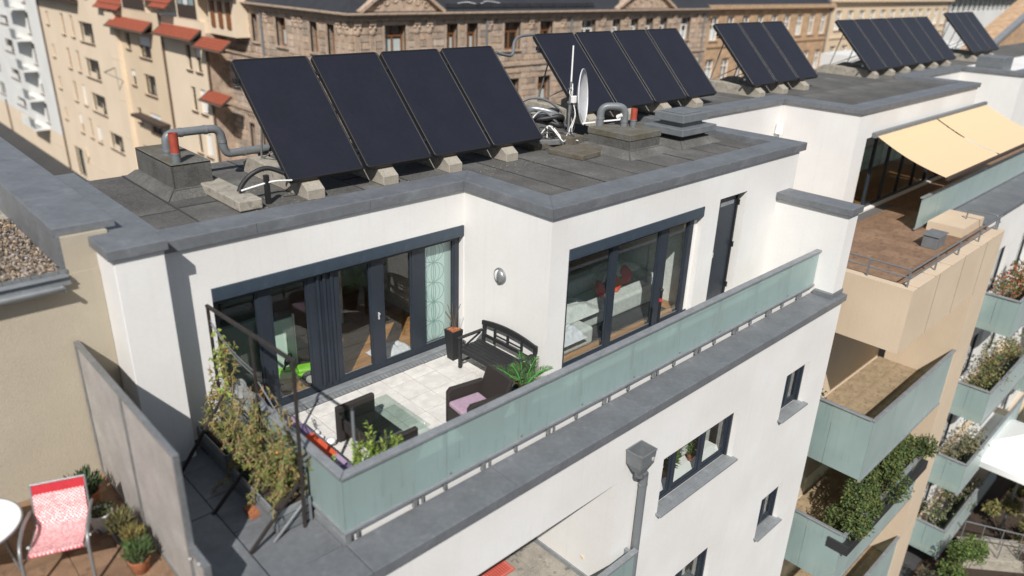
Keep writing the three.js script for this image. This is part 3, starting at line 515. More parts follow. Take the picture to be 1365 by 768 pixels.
// ================================================================ ROOMS BEHIND THE GLASS
{
  const F = -3.19;
  const fl = P('room_floor', box(-5.56, 0.0, -3.3, F, -4.09, -0.31), M.woodfloor, main);
  P('room_wall', box(0.0, 0.12, F - 0.05, -0.31, -4.09, -0.31), M.roomwall, main);
  P('room_wall', box(-5.56, 0.0, F, -0.31, -4.09, -4.0), M.roomwall, main);
  P('room_wall', box(-5.56, -5.5, F, -0.31, -3.99, -0.31), M.roomwall, main);
  P('room_floor', box(0.31, 8.3, -3.3, F, -4.09, 1.96), M.woodfloor, main);
  P('room_wall', box(0.13, 8.3, F, -0.31, -2.2, -2.1), M.roomwall, main);
  P('room_wall', box(5.0, 5.1, F, -0.31, -2.09, 1.96), M.roomwall, main);
  const rug = P('rug', rbox(1.35, 4.6, F, F + 0.012, -0.4, 1.7, 0.005), M.darkrug, scene); tag(rug, 'dark grey rug under the sofa behind the right glazed door', 'rug');
  // decorated curtain panel behind the rightmost pane
  const c = document.createElement('canvas'); c.width = 256; c.height = 768; const x = c.getContext('2d');
  x.fillStyle = '#9fb0ae'; x.fillRect(0, 0, 256, 768); x.fillStyle = '#b6cac7'; x.fillRect(10, 0, 190, 768);
  x.lineWidth = 6;
  for (let k = 0; k < 5; k++) { const cy = 77 + k * 154; for (let i = 0; i < 3; i++) { x.strokeStyle = i === 1 ? '#8fa9a6' : '#7d9794'; x.beginPath(); x.ellipse(105, cy, 18 + i * 36, 74, 0, 0, 7); x.stroke(); } x.strokeStyle = '#7d9794'; x.beginPath(); x.moveTo(105, cy - 74); x.lineTo(105, cy + 74); x.stroke();  }
  const t = new THREE.CanvasTexture(c); t.colorSpace = THREE.SRGBColorSpace;
  const cm = new THREE.MeshPhysicalMaterial({ map: t, roughness: 1, transmission: 0.1, thickness: 0 });
  const cu = P('curtain_panel', new THREE.BoxGeometry(0.72, 2.05, 0.01), cm, scene); cu.position.set(-0.5, -2.0, -0.24);
  tag(cu, 'pale green fabric panel printed with round petal outlines behind the last door pane', 'curtain');
  // white wardrobe board and pale cabinet
  const bd = thing('shelf_board', 'tall pale board standing behind the left glazed door', 'board', undefined, [-3.45, F, -1.05]);
  P('panel', rbox(-0.32, 0.32, 0, 1.15, -0.02, 0.02, 0.006), new THREE.MeshStandardMaterial({ color: new THREE.Color(0.55, 0.68, 0.60), roughness: 0.6 }), bd); P('edge', rbox(0.321, 0.35, 0, 1.2, -0.03, 0.03, 0.006), M.whitepaint, bd);
  const cab = thing('cabinet', 'green grey cabinet inside behind the left glazed door', 'cabinet', undefined, [-4.4, F, -1.5]);
  P('body', rbox(-0.75, 0.75, 0, 1.25, -0.3, 0.3, 0.01), new THREE.MeshStandardMaterial({ color: new THREE.Color(0.16, 0.22, 0.20), roughness: 0.7 }), cab);
  P('door_leaf', merge([rbox(-0.74, -0.005, 0.03, 1.22, 0.301, 0.315, 0.004), rbox(0.005, 0.74, 0.03, 1.22, 0.301, 0.315, 0.004)]), new THREE.MeshStandardMaterial({ color: new THREE.Color(0.19, 0.25, 0.23), roughness: 0.6 }), cab);
  const tw = P('towel', rbox(-3.6, -2.9, -1.78, -1.7, -2.2, -1.8, 0.03, 3), M.lilaccloth, scene); tag(tw, 'folded lilac towel lying on the dark sideboard indoors', 'towel');
  const sb = thing('sideboard', 'dark brown sideboard against the back of the left room', 'sideboard', undefined, [-3.2, F, -2.1]); P('body', rbox(-0.9, 0.9, 0.1, 1.41, -0.3, 0.3, 0.01), M.darkwood, sb); P('plinth', box(-0.85, 0.85, 0, 0.099, -0.28, 0.28), M.black, sb);
  const wr = thing('wardrobe', 'pale wardrobe seen through the middle glazed door', 'wardrobe', undefined, [-1.9, F, -2.6]); P('body', rbox(-0.55, 0.55, 0, 2.0, -0.3, 0.3, 0.01), M.roomwall, wr); P('door_leaf', rbox(-0.54, -0.004, 0.03, 1.97, 0.301, 0.315, 0.004), M.roomwall, wr); P('door_leaf', rbox(0.004, 0.54, 0.03, 1.97, 0.301, 0.315, 0.004), M.roomwall, wr);
  // crumpled sheet on the floor
  const sh = new THREE.PlaneGeometry(0.8, 0.55, 28, 20).rotateX(-Math.PI / 2), sp = sh.attributes.position;
  for (let i = 0; i < sp.count; i++) { const u = sp.getX(i), v = sp.getZ(i), ed = Math.max(0, 1 - (u / 0.4) ** 4) * Math.max(0, 1 - (v / 0.275) ** 4); sp.setY(i, 0.012 + 0.16 * ed * (0.35 + fbm(u + 1, v + 1, 7, 3, 5))); }
  sh.computeVertexNormals(); const so = P('blanket', wuv(sh.translate(-1.35, F, -0.62)), M.sheet, scene); tag(so, 'crumpled grey blanket on the wooden floor behind the glazed door', 'blanket');
}
// toy ride-on tractor
{
  const o = thing('toy_tractor', 'bright green ride-on toy tractor standing inside the left glazed door', 'toy', undefined, [-3.4, -3.19, -0.74], Math.PI - 0.3); o.scale.setScalar(1.2);
  P('body', merge([rbox(-0.1, 0.32, 0.14, 0.27, -0.1, 0.1, 0.05, 3), rbox(-0.32, -0.06, 0.12, 0.2, -0.12, 0.12, 0.03, 2)]), M.toygreen, o);
  P('seat', merge([rbox(-0.33, -0.1, 0.2, 0.26, -0.1, 0.1, 0.025, 2), rbox(-0.36, -0.31, 0.24, 0.38, -0.1, 0.1, 0.02, 2)]), M.toygreen, o);
  for (const [x, z, r] of [[-0.24, 0.17, 0.13], [-0.24, -0.17, 0.13], [0.24, 0.15, 0.095], [0.24, -0.15, 0.095]]) { const w = P('wheel', wuv(new THREE.TorusGeometry(r * 0.72, r * 0.28, 10, 24).translate(x, r, z)), M.rubber, o); P('rim', wuv(new THREE.CylinderGeometry(r * 0.5, r * 0.5, 0.05, 18).rotateX(Math.PI / 2).translate(x, r, z)), M.bolt, w); }
  P('fender', merge([wuv(new THREE.CylinderGeometry(0.16, 0.16, 0.1, 18, 1, true, -1.5, 3).rotateX(Math.PI / 2).translate(-0.24, 0.13, 0.17)), wuv(new THREE.CylinderGeometry(0.16, 0.16, 0.1, 18, 1, true, -1.5, 3).rotateX(Math.PI / 2).translate(-0.24, 0.13, -0.17))]), M.toygreen, o);
  P('steering_wheel', merge([wuv(new THREE.TorusGeometry(0.085, 0.016, 8, 24).rotateY(Math.PI / 2).rotateZ(0.6).translate(0.02, 0.42, 0)), bar([0.02, 0.42, 0], [0.1, 0.26, 0], 0.025, 0.025, true), bar([0.02, 0.42, -0.08], [0.02, 0.42, 0.08], 0.018)]), M.rubber, o);
}
// sofa with cushions
{
  const F = -3.178, o = thing('corner_sofa', 'grey upholstered corner sofa behind the right glazed door', 'sofa');
  P('seat', merge([rbox(2.0, 4.72, F, F + 0.42, 0.45, 1.25, 0.08, 3), rbox(1.0, 1.99, F, F + 0.4, 0.45, 1.75, 0.08, 3)]), M.sofa, o);
  P('backrest', merge([rbox(1.0, 4.72, F + 0.2, F + 0.74, 0.12, 0.44, 0.09, 3)]), M.sofa, o);
  P('armrest', rbox(4.73, 4.95, F, F + 0.6, 0.12, 1.25, 0.08, 3), M.sofa, o);
  const cush = (mat, x, y, z, ry, rx, s, label) => { const g = new THREE.SphereGeometry(1, 24, 16); const p = g.attributes.position; for (let i = 0; i < p.count; i++) { const sg = v => Math.sign(v) * Math.abs(v) ** 0.55; p.setXYZ(i, sg(p.getX(i)) * s, sg(p.getY(i)) * s, p.getZ(i) * s * 0.36); } g.computeVertexNormals(); const c = P('cushion', wuv(g), mat, scene); c.position.set(x, y, z); c.rotation.set(rx, ry, 0.5); tag(c, label, 'cushion', 'cushions on the sofa'); };
  cush(M.redcloth, 3.2, F + 0.58, 0.85, 0.3, -0.5, 0.17, 'dark red cushion at the left end of the sofa row');
  cush(M.orangecloth, 3.68, F + 0.6, 0.85, -0.1, -0.6, 0.19, 'orange cushion leaning on the grey sofa');
  cush(M.greencloth, 3.95, F + 0.58, 0.72, 0.1, -0.5, 0.14, 'green cushion between the red and orange ones on the sofa');
  cush(M.redcloth, 4.22, F + 0.62, 0.72, -0.2, -0.4, 0.19, 'bright red cushion standing on its corner on the sofa');
  // throws
  const thr = (x0, x1, z0, z1, y, s, label, mat = M.sheet) => { const w = x1 - x0, d = z1 - z0, g = new THREE.PlaneGeometry(w, d, 34, 34).rotateX(-Math.PI / 2), p = g.attributes.position; for (let i = 0; i < p.count; i++) { const u = p.getX(i) / w, v = p.getZ(i) / d, ed = Math.min(1, 4 * (0.5 - Math.abs(u)), 4 * (0.5 - Math.abs(v))); p.setY(i, 0.02 + ed * 0.22 * (0.4 + fbm(u + 0.6, v + 0.6, 5, 4, s))); p.setX(i, p.getX(i) + (fbm(u + .5, v + .5, 6, 2, s + 7) - .5) * .2); } g.computeVertexNormals(); const o2 = P('throw_blanket', wuv(g.translate((x0 + x1) / 2, y, (z0 + z1) / 2)), mat, scene); tag(o2, label, 'blanket'); };
  thr(1.2, 2.7, 0.6, 1.4, F + 0.4, 3, 'rumpled pale grey throw heaped on the short end of the sofa', M.sofa);
  thr(0.75, 1.6, 1.3, 1.9, F + 0.3, 8, 'rumpled grey blanket falling over the end of the sofa');
  thr(3.4, 4.8, 0.1, 0.75, F + 0.62, 12, 'grey throw spread over the sofa back behind the red cushion', M.sofa);
  // floor lamp post / upright stand just inside the door
  const st = thing('parasol_pole', 'dark upright pole with a red band behind the terrace handrail', 'pole', undefined, [2.72, -3.2, 2.75]);
  P('pole', cyl(0, 0, 1.32, 0, 0.028), M.black, st); P('band', cyl(0, 1.1, 1.17, 0, 0.031), M.redcloth, st); P('knob', wuv(new THREE.SphereGeometry(0.04, 14, 10).translate(0, 1.34, 0)), M.black, st); P('foot', cyl(0, 0, 0.04, 0, 0.14), M.black, st);
}

// ================================================================ TERRACE FURNITURE
// bench against the recess wall, facing -x
{
  const o = thing('garden_bench', 'dark painted wooden garden bench with arched back against the white wall', 'bench', undefined, [-0.1, -3.2, 1.42]);
  const zs = [-0.68, 0.68], m = M.blackwood;
  for (const z of zs) { P('leg', rbox(-0.63, -0.575, 0, 0.62, z - 0.03, z + 0.03, 0.006), m, o); P('leg', bar([-0.06, 0, z], [0.02, 0.8, z], 0.06), m, o); P('armrest', rbox(-0.66, -0.04, 0.62, 0.65, z - 0.04, z + 0.04, 0.01), m, o); P('side_rail', rbox(-0.6, -0.06, 0.33, 0.39, z - 0.018, z + 0.018, 0.005), m, o); P('arm_brace', bar([-0.55, 0.4, z], [-0.1, 0.6, z], 0.03), m, o); P('stretcher', rbox(-0.6, -0.06, 0.12, 0.16, z - 0.015, z + 0.015, 0.005), m, o); }
  for (let i = 0; i < 6; i++) P('seat_slat', rbox(-0.62 + i * 0.095, -0.54 + i * 0.095, 0.4, 0.425, -0.72, 0.72, 0.006), m, o);
  P('apron', rbox(-0.6, -0.57, 0.33, 0.395, -0.65, 0.65, 0.005), m, o);
  const arch = []; for (let i = 0; i <= 14; i++) { const z = -0.74 + i * 1.48 / 14; arch.push([z, 0.80 + 0.09 * (1 - (z / 0.74) ** 2)]); } for (let i = 14; i >= 0; i--) { const z = -0.74 + i * 1.48 / 14; arch.push([z, 0.71 + 0.06 * (1 - (z / 0.74) ** 2)]); }
  P('back_rail', wuv(plate(arch, -0.02, 0.02, 0.004).rotateY(-Math.PI / 2)), m, o);
  P('back_rail', rbox(-0.04, -0.01, 0.5, 0.56, -0.66, 0.66, 0.005), m, o);
  P('back_rail', rbox(-0.036, -0.008, 0.62, 0.645, -0.36, 0.36, 0.005), m, o);
  for (const z of [-0.36, -0.01, 0.36]) P('back_post', rbox(-0.034, -0.004, 0.561, 0.75, z - 0.025, z + 0.025, 0.005), m, o);
  for (const z of [-0.36, 0.36]) P('back_post', rbox(-0.038, -0.012, 0.43, 0.499, z - 0.025, z + 0.025, 0.005), m, o);
}
// tall tapered pot with bare plant
{
  const o = thing('tall_planter', 'tall dark square tapered planter in the terrace corner beside the bench', 'planter', undefined, [-0.55, -3.2, 0.36]);
  const g = new THREE.CylinderGeometry(0.185, 0.125, 0.62, 4, 1).rotateY(Math.PI / 4).translate(0, 0.31, 0).toNonIndexed(); g.computeVertexNormals();
  P('pot', wuv(g), M.blackwood, o); P('soil', wuv(new THREE.BoxGeometry(0.2, 0.01, 0.2).translate(0, 0.618, 0)), M.terracotta, o);
  const pl = thing('potted_plant', 'leafless pinkish stems growing in the tall dark planter', 'plant', undefined, [-0.55, -2.58, 0.36]); reseed(31);
  for (let i = 0; i < 7; i++) { const a = rr(0, 6.3), h = rr(0.25, 0.55); P('stem', tube([[rr(-.06, .06), 0, rr(-.06, .06)], [Math.cos(a) * 0.05, h * 0.5, Math.sin(a) * 0.05], [Math.cos(a) * rr(0.08, 0.2), h, Math.sin(a) * rr(0.08, 0.2)]], 0.006, 8, 5), M.bark, pl); }
  for (let i = 0; i < 5; i++) P('clay_ball', wuv(new THREE.SphereGeometry(0.03, 10, 8).translate(rr(-.08, .08), 0.02, rr(-.08, .08))), M.terracotta, pl);
}
// wicker table with glass top
{
  const o = thing('wicker_table', 'dark wicker table with overhanging glass top on the pale tiles', 'table', undefined, [-3.38, -3.2, 1.95]);
  P('side_panel', merge([rbox(-0.36, 0.34, 0.02, 0.66, -0.64, -0.55, 0.03, 2)]), M.wicker, o);
  P('side_panel', rbox(-0.36, 0.34, 0.02, 0.60, 0.52, 0.61, 0.03, 2), M.wicker, o);
  P('shelf', rbox(-0.34, 0.32, 0.3, 0.36, -0.549, 0.519, 0.01), M.wicker, o);
  P('apron', rbox(-0.36, -0.31, 0.361, 0.52, -0.549, 0.519, 0.01), M.wicker, o);
  P('glass_top', rbox(-0.34, 0.55, 0.56, 0.568, -0.545, 0.63, 0.003), M.tintglass, o);
  for (const [x, z] of [[-0.28, -0.648], [0.26, -0.648], [-0.3, 0.62], [0.5, 0.55]]) P('fitting', wuv(new THREE.SphereGeometry(0.018, 10, 8).translate(x, 0.575, z)), M.bolt, o);
}
// wicker armchair with pink cushion: back towards +x
{
  const o = thing('wicker_armchair', 'dark wicker armchair with a pink seat cushion behind the glass balustrade', 'armchair', undefined, [-1.78, -3.2, 2.42], -0.12);
  P('seat_base', rbox(-0.36, 0.30, 0.03, 0.38, -0.34, 0.34, 0.03, 2), M.wicker, o);
  P('cushion', rbox(-0.37, 0.22, 0.381, 0.48, -0.25, 0.25, 0.04, 3), M.pinkcloth, o);
  for (const s of [-1, 1]) P('armrest', wuv(plate([[-0.36, 0.05], [0.3, 0.05], [0.34, 0.66], [-0.3, 0.68], [-0.36, 0.62]], -0.05, 0.05, 0.02).translate(0, 0, s * 0.31)), M.wicker, o);
  P('backrest', wuv(plate([[0.22, 0.3], [0.32, 0.3], [0.53, 0.86], [0.45, 0.88]], -0.34, 0.34, 0.02)), M.wicker, o);
}
// bench along the left balustrade with patchwork cover
{
  const o = thing('storage_bench', 'low bench along the left balustrade with red and purple patchwork cover', 'bench', undefined, [-4.45, -3.2, 1.9]);
  P('body', rbox(-0.38, 0.2, 0, 0.48, -1.0, 0.95, 0.02), M.purplecloth, o);
  for (const [a, b, m] of [[-1.0, -0.68, M.lilaccloth], [-0.68, -0.36, M.purplecloth], [-0.36, 0.34, M.orangecloth], [0.34, 0.62, M.lilaccloth], [0.62, 0.95, M.purplecloth]]) P('cover_patch', rbox(-0.39, 0.21, 0.481, 0.53, a + 0.002, b - 0.002, 0.015, 2), m, o);
  const p = thing('decorative_stones', 'pile of white knotted stones on the tiles beside the patchwork bench', 'stones', undefined, [-4.0, -3.2, 1.25]); reseed(37);
  for (let i = 0; i < 16; i++) { const s = rr(0.04, 0.08); const g = new THREE.IcosahedronGeometry(s, 1); g.scale(rr(0.9, 1.6), rr(0.6, 0.9), rr(0.8, 1.2)); g.rotateY(rr(0, 6)).translate(rr(-0.14, 0.14), s * 0.7 + (i > 10 ? 0.07 : 0), rr(-0.34, 0.34)); P('stone', wuv(g), M.whitepaint, p); }
  const b = thing('storage_box', 'white plastic box on the tiles between bench and wicker table', 'box', undefined, [-3.95, -3.2, 2.5]); P('body', rbox(-0.1, 0.16, 0, 0.34, -0.18, 0.18, 0.015, 2), M.whiteplastic, b); P('lid', rbox(-0.115, 0.175, 0.341, 0.38, -0.195, 0.195, 0.012, 2), M.whiteplastic, b);
}
// corner planter with bright shrub
{
  const o = thing('planter_box', 'dark planter box in the front corner of the terrace', 'planter', undefined, [-4.2, -3.2, 3.12]);
  P('box', rbox(-0.45, 0.5, 0, 0.55, -0.24, 0.24, 0.02), M.blackwood, o); P('soil', box(-0.42, 0.47, 0.551, 0.56, -0.21, 0.21), M.soil, o);
  const pl = thing('leafy_shrub', 'bright green leafy shrub growing behind the balustrade corner', 'shrub', undefined, [-4.2, -2.64, 3.12]); reseed(41);
  const stems = []; for (let i = 0; i < 34; i++) { const bx = rr(-0.4, 0.45), bz = rr(-0.18, 0.18), h = rr(0.35, 0.8) * (1 - Math.abs(bx - 0.05) * 0.6), tx = bx + rr(-.16, .16), tz = bz + rr(-.14, .14); stems.push([bx, bz, tx, tz, h]); }
  P('stems', merge(stems.map(([a, b, c, d, h]) => tube([[a, 0, b], [(a + c) / 2, h * 0.6, (b + d) / 2], [c, h, d]], 0.006, 6, 5))), M.bark, pl).userData.kind = 'stuff';
  P('leaves', leaves(1500, () => { const s = stems[Math.floor(rnd() * stems.length)], t = rr(0.15, 1), a = rr(0, 6.3); return { p: V(s[0] + (s[2] - s[0]) * t, s[4] * t, s[1] + (s[3] - s[1]) * t), d: V(Math.cos(a), rr(0.4, 1.6), Math.sin(a)).normalize(), l: rr(0.06, 0.1), w: rr(0.018, 0.028), c: tint([0.20, 0.30, 0.035], 0.45) }; }), M.leaf, pl).userData.kind = 'stuff';
  const po = tag(P('metal_pole', cyl(-4.42, -3.2, -1.5, 3.0, 0.022), M.pipe, scene), 'thin dark metal pole standing among the corner shrub', 'pole'); P('cap', wuv(new THREE.SphereGeometry(0.026, 10, 8).translate(-4.42, -1.5, 3.0)), M.black, po);
}
// palm
{
  const o = thing('palm_pot', 'dark round pot behind the balustrade holding the palm', 'pot', undefined, [-0.82, -3.2, 2.55]); P('pot', wuv(lathe([[0, 0], [0.13, 0], [0.19, 0.36], [0.2, 0.36], [0.2, 0.4], [0.17, 0.4], [0.17, 0.36], [0, 0.36]], 24)), M.blackwood, o);
  const pl = thing('palm_plant', 'young palm with feathery green fronds and one dry frond beside the bench', 'palm', undefined, [-0.82, -2.84, 2.55]); reseed(43);
  for (let i = 0; i < 12; i++) {
    const a = i * 2.4 + rr(-.3, .3), dry = i === 3 || i === 9, Ln = rr(0.6, 0.95), el = rr(0.8, 1.4), pts = [];
    for (let k = 0; k <= 8; k++) { const t = k / 8; pts.push(V(Math.cos(a) * Math.cos(el) * Ln * t * (1 + 0.4 * t), Math.sin(el) * Ln * t - 0.42 * Ln * t * t, Math.sin(a) * Math.cos(el) * Ln * t * (1 + 0.4 * t))); }
    const cv = new THREE.CatmullRomCurve3(pts); const f = P('frond', tube(pts, 0.008, 12, 5), dry ? M.bark : M.greencloth, pl);
    P('leaflets', leaves(72, j => { const t = 0.12 + 0.88 * (j / 72), p = cv.getPoint(t), tg = cv.getTangent(t), sd = V(-tg.z, 0, tg.x).normalize().multiplyScalar(j & 1 ? 1 : -1); return { p, d: tg.clone().multiplyScalar(0.8).add(sd).add(V(0, 0.25, 0)).normalize(), l: 0.17 * Math.sin(Math.PI * Math.min(1, t * 0.8 + 0.2)) + 0.04, w: 0.012, c: tint(dry ? [0.34, 0.22, 0.1] : [0.06, 0.14, 0.03], 0.35) }; }), M.leaf, f);
  }
}
// trellis with struts
{
  const o = thing('trellis', 'rusty dark metal trellis frame braced by struts beside the terrace', 'trellis', undefined, [-5.1, -3.086, 0]);
  std('rustmetal', [0.055, 0.045, 0.042], { roughness: 0.75, map: tMoss, ms: 0.5 });
  const h0 = 2.3, h1 = 2.46, z0 = 0.37, z1 = 2.86;
  P('post', bar([0, 0, z0], [0, h0, z0], 0.04), M.rustmetal, o); P('post', bar([0, 0, 1.72], [0, 2.36, 1.72], 0.035), M.rustmetal, o); P('post', bar([-0.05, 0, z1], [0, h1, z1], 0.04), M.rustmetal, o);
  P('top_rail', bar([0, h0 + 0.02, z0 - 0.03], [0, h1 + 0.02, z1 + 0.03], 0.045), M.rustmetal, o);
  P('rail', bar([0, 0.9, z0], [0, 0.9, z1], 0.02), M.rustmetal, o);
  const sm = [[[-0.02, 1.0, 0.62], [-0.86, 0.03, 0.75]], [[-0.02, 0.7, 1.75], [-0.86, 0.03, 1.88]], [[-0.06, 0.72, 2.84], [-0.83, 0.05, 2.9]]];
  for (const [a, b] of sm) P('strut', bar(a, b, 0.03, 0.05), M.rustmetal, o);
  P('strut', bar([-0.05, 0.35, 2.84], [-0.5, 0.02, 2.88], 0.022, 0.03), M.zincpale, o);
  P('strut', bar([0.02, 1.02, 2.84], [0.2, 1.08, 2.84], 0.02, 0.03), M.galv, o);
  // bent wires
  reseed(47);
  for (const pts of [[[0, 2.1, 0.4], [0.02, 1.86, 1.0], [0.02, 1.8, 1.7]], [[0, 2.05, 0.4], [0.02, 1.8, 1.0], [0.03, 1.72, 1.7]], [[0.02, 1.2, 0.9], [-0.02, 1.5, 1.3], [0.02, 1.35, 1.7]], [[0, 0.95, 1.0], [0.03, 1.05, 1.5], [0, 1.5, 1.72], [0, 1.35, 2.2]], [[0, 1.72, 1.8], [0.02, 1.4, 2.3], [0, 1.3, 2.85]]]) P('wire', tube(pts, 0.008, 24, 5), M.galv, o);
}
// planters of the trellis
{
  const mk = (name, label, x0, x1, z0, z1, h, slats) => { const o = thing(name, label, 'planter', undefined, [(x0 + x1) / 2, -3.086, (z0 + z1) / 2]); const w = (x1 - x0) / 2, d = (z1 - z0) / 2;
    P('tub', rbox(-w + .05, w - .05, 0.03, h - 0.04, -d + .05, d - .05, 0.02), M.blackwood, o); P('soil', box(-w + .06, w - .06, h - 0.039, h - 0.02, -d + .06, d - .06), M.soil, o);
    for (let i = 0; i < slats; i++) { const y = 0.03 + i * (h - 0.03) / slats, y1 = y + (h - 0.03) / slats - 0.02; for (const [a, b, c, e] of [[-w, w, -d, -d + .025], [-w, w, d - .025, d], [-w, -w + .025, -d + .026, d - .026], [w - .025, w, -d + .026, d - .026]]) P('slat', rbox(a, b, y, y1, c, e, 0.005), i === slats - 1 ? M.zincpale : M.pipe, o); }
    for (const [a, b] of [[-w, -d], [w, -d], [-w, d], [w, d]]) P('corner_post', rbox(a - .015, a + .015, 0, h, b - .015, b + .015, 0.005), M.pipe, o); return o; };
  mk('planter_box', 'long slatted dark planter at the foot of the trellis by the glass corner', -5.5, -5.02, 1.52, 2.8, 0.4, 3);
  mk('planter_box', 'grey plastic planter at the foot of the trellis next to the wall', -5.45, -5.0, 0.25, 1.2, 0.38, 2);
  const pl = thing('climbing_plant', 'tangled yellow green climbing plant with dry stems on the trellis', 'plant', undefined, [-5.12, -2.72, 1.6]); reseed(53);
  const stems = []; for (let i = 0; i < 70; i++) { const z = i < 14 ? rr(-1.2, -0.3) : rr(-0.35, 1.12), h = Math.max(0.3, i < 14 ? rr(0.4, 1.0) : rr(0.45, 1.25)), pts = [V(rr(-.2, .15), 0, z)]; let p = pts[0].clone(); const n = 5; for (let k = 1; k <= n; k++) { p = p.clone().add(V(rr(-.09, .08), h / n, rr(-.13, .13))); pts.push(p); } stems.push(new THREE.CatmullRomCurve3(pts)); }
  for (let i = 0; i < 60; i++) { const s = stems[Math.floor(rnd() * stems.length)].getPoint(rr(0.5, 1)), pts = [s]; let p = s.clone(); for (let k = 0; k < 4; k++) { p = p.clone().add(V(rr(-.12, .06), -rr(0.06, 0.16), rr(-.08, .08))); pts.push(p); } stems.push(new THREE.CatmullRomCurve3(pts)); }
  for (let i = 0; i < 7; i++) { const pts = [V(0.05, 0.6, -1.15 + i * 0.05)]; let p = pts[0].clone(); for (let k = 0; k < 5; k++) { p = p.clone().add(V(rr(-.04, .05), rr(0.1, 0.27), rr(-.03, .09))); pts.push(p); } stems.push(new THREE.CatmullRomCurve3(pts)); }
  P('stems', merge(stems.map(s => { const g = new THREE.TubeGeometry(s, 14, rr(0.004, 0.008), 4).toNonIndexed(); return wuv(g); })), new THREE.MeshStandardMaterial({ color: new THREE.Color(0.30, 0.21, 0.11), roughness: 1 }), pl).userData.kind = 'stuff';
  P('leaves', leaves(5400, () => { const s = stems[Math.floor(rnd() * stems.length)], t = rr(0.2, 1), k = rnd(); return { p: s.getPoint(t), d: rdir(-0.3), l: rr(0.045, 0.1), w: rr(0.018, 0.036), droop: 0.25, c: tint(k < 0.22 ? [0.28, 0.20, 0.07] : k < 0.6 ? [0.20, 0.20, 0.045] : [0.11, 0.15, 0.03], 0.4) }; }), M.leaf, pl).userData.kind = 'stuff';
  P('ivy_leaves', leaves(90, () => { const t = rnd(), a = rr(0, 6.3); return { p: V(0.02 + rr(-.05, .06), 0.5 + 1.15 * t, -1.12 + rr(-.05, .22) + 0.12 * Math.sin(t * 9)), d: V(Math.cos(a), rr(-0.9, 0.3), Math.sin(a)).normalize(), l: rr(0.06, 0.1), w: rr(0.05, 0.075), c: tint([0.24, 0.30, 0.04], 0.4) }; }), M.leaf, pl).userData.kind = 'stuff';
  P('berries', merge(Array.from({ length: 12 }, () => { const p = stems[Math.floor(rnd() * stems.length)].getPoint(rr(0.4, 1)); return wuv(new THREE.SphereGeometry(0.016, 6, 5).translate(p.x, p.y, p.z)); })), new THREE.MeshStandardMaterial({ color: new THREE.Color(0.75, 0.3, 0.03), roughness: 0.6 }), pl).userData.kind = 'stuff';
  // crumpled clear wrap hanging at the wall
  const g = new THREE.PlaneGeometry(0.5, 0.9, 16, 24), p = g.attributes.position; for (let i = 0; i < p.count; i++) p.setZ(i, 0.18 * (fbm(p.getX(i) + .5, p.getY(i) + .5, 5, 4, 77) - .5)); g.rotateY(-1.2).translate(-4.95, -2.35, 0.62); g.computeVertexNormals();
  tag(P('plastic_wrap', wuv(g), std('wrap', [0.8, 0.82, 0.82], { phys: true, transmission: 0.7, roughness: 0.35, thickness: 0 }), scene), 'crumpled translucent plastic sheet hanging behind the trellis near the wall', 'plastic sheet');
  const mt = P('floor_mat', rbox(-5.45, -4.98, -3.085, -3.07, 0.02, 0.5, 0.005), new THREE.MeshStandardMaterial({ color: new THREE.Color(0.02, 0.045, 0.12), roughness: 1, map: sized(tCloth, 0.5) }), scene); tag(mt, 'small dark blue mat on the metal floor beside the pillar', 'mat');
  const br = P('brick', rbox(-5.62, -5.47, -3.086, -2.99, 2.06, 2.28, 0.01), M.terracotta, scene); tag(br, 'single pale brick lying beside the slatted planter', 'brick');
}

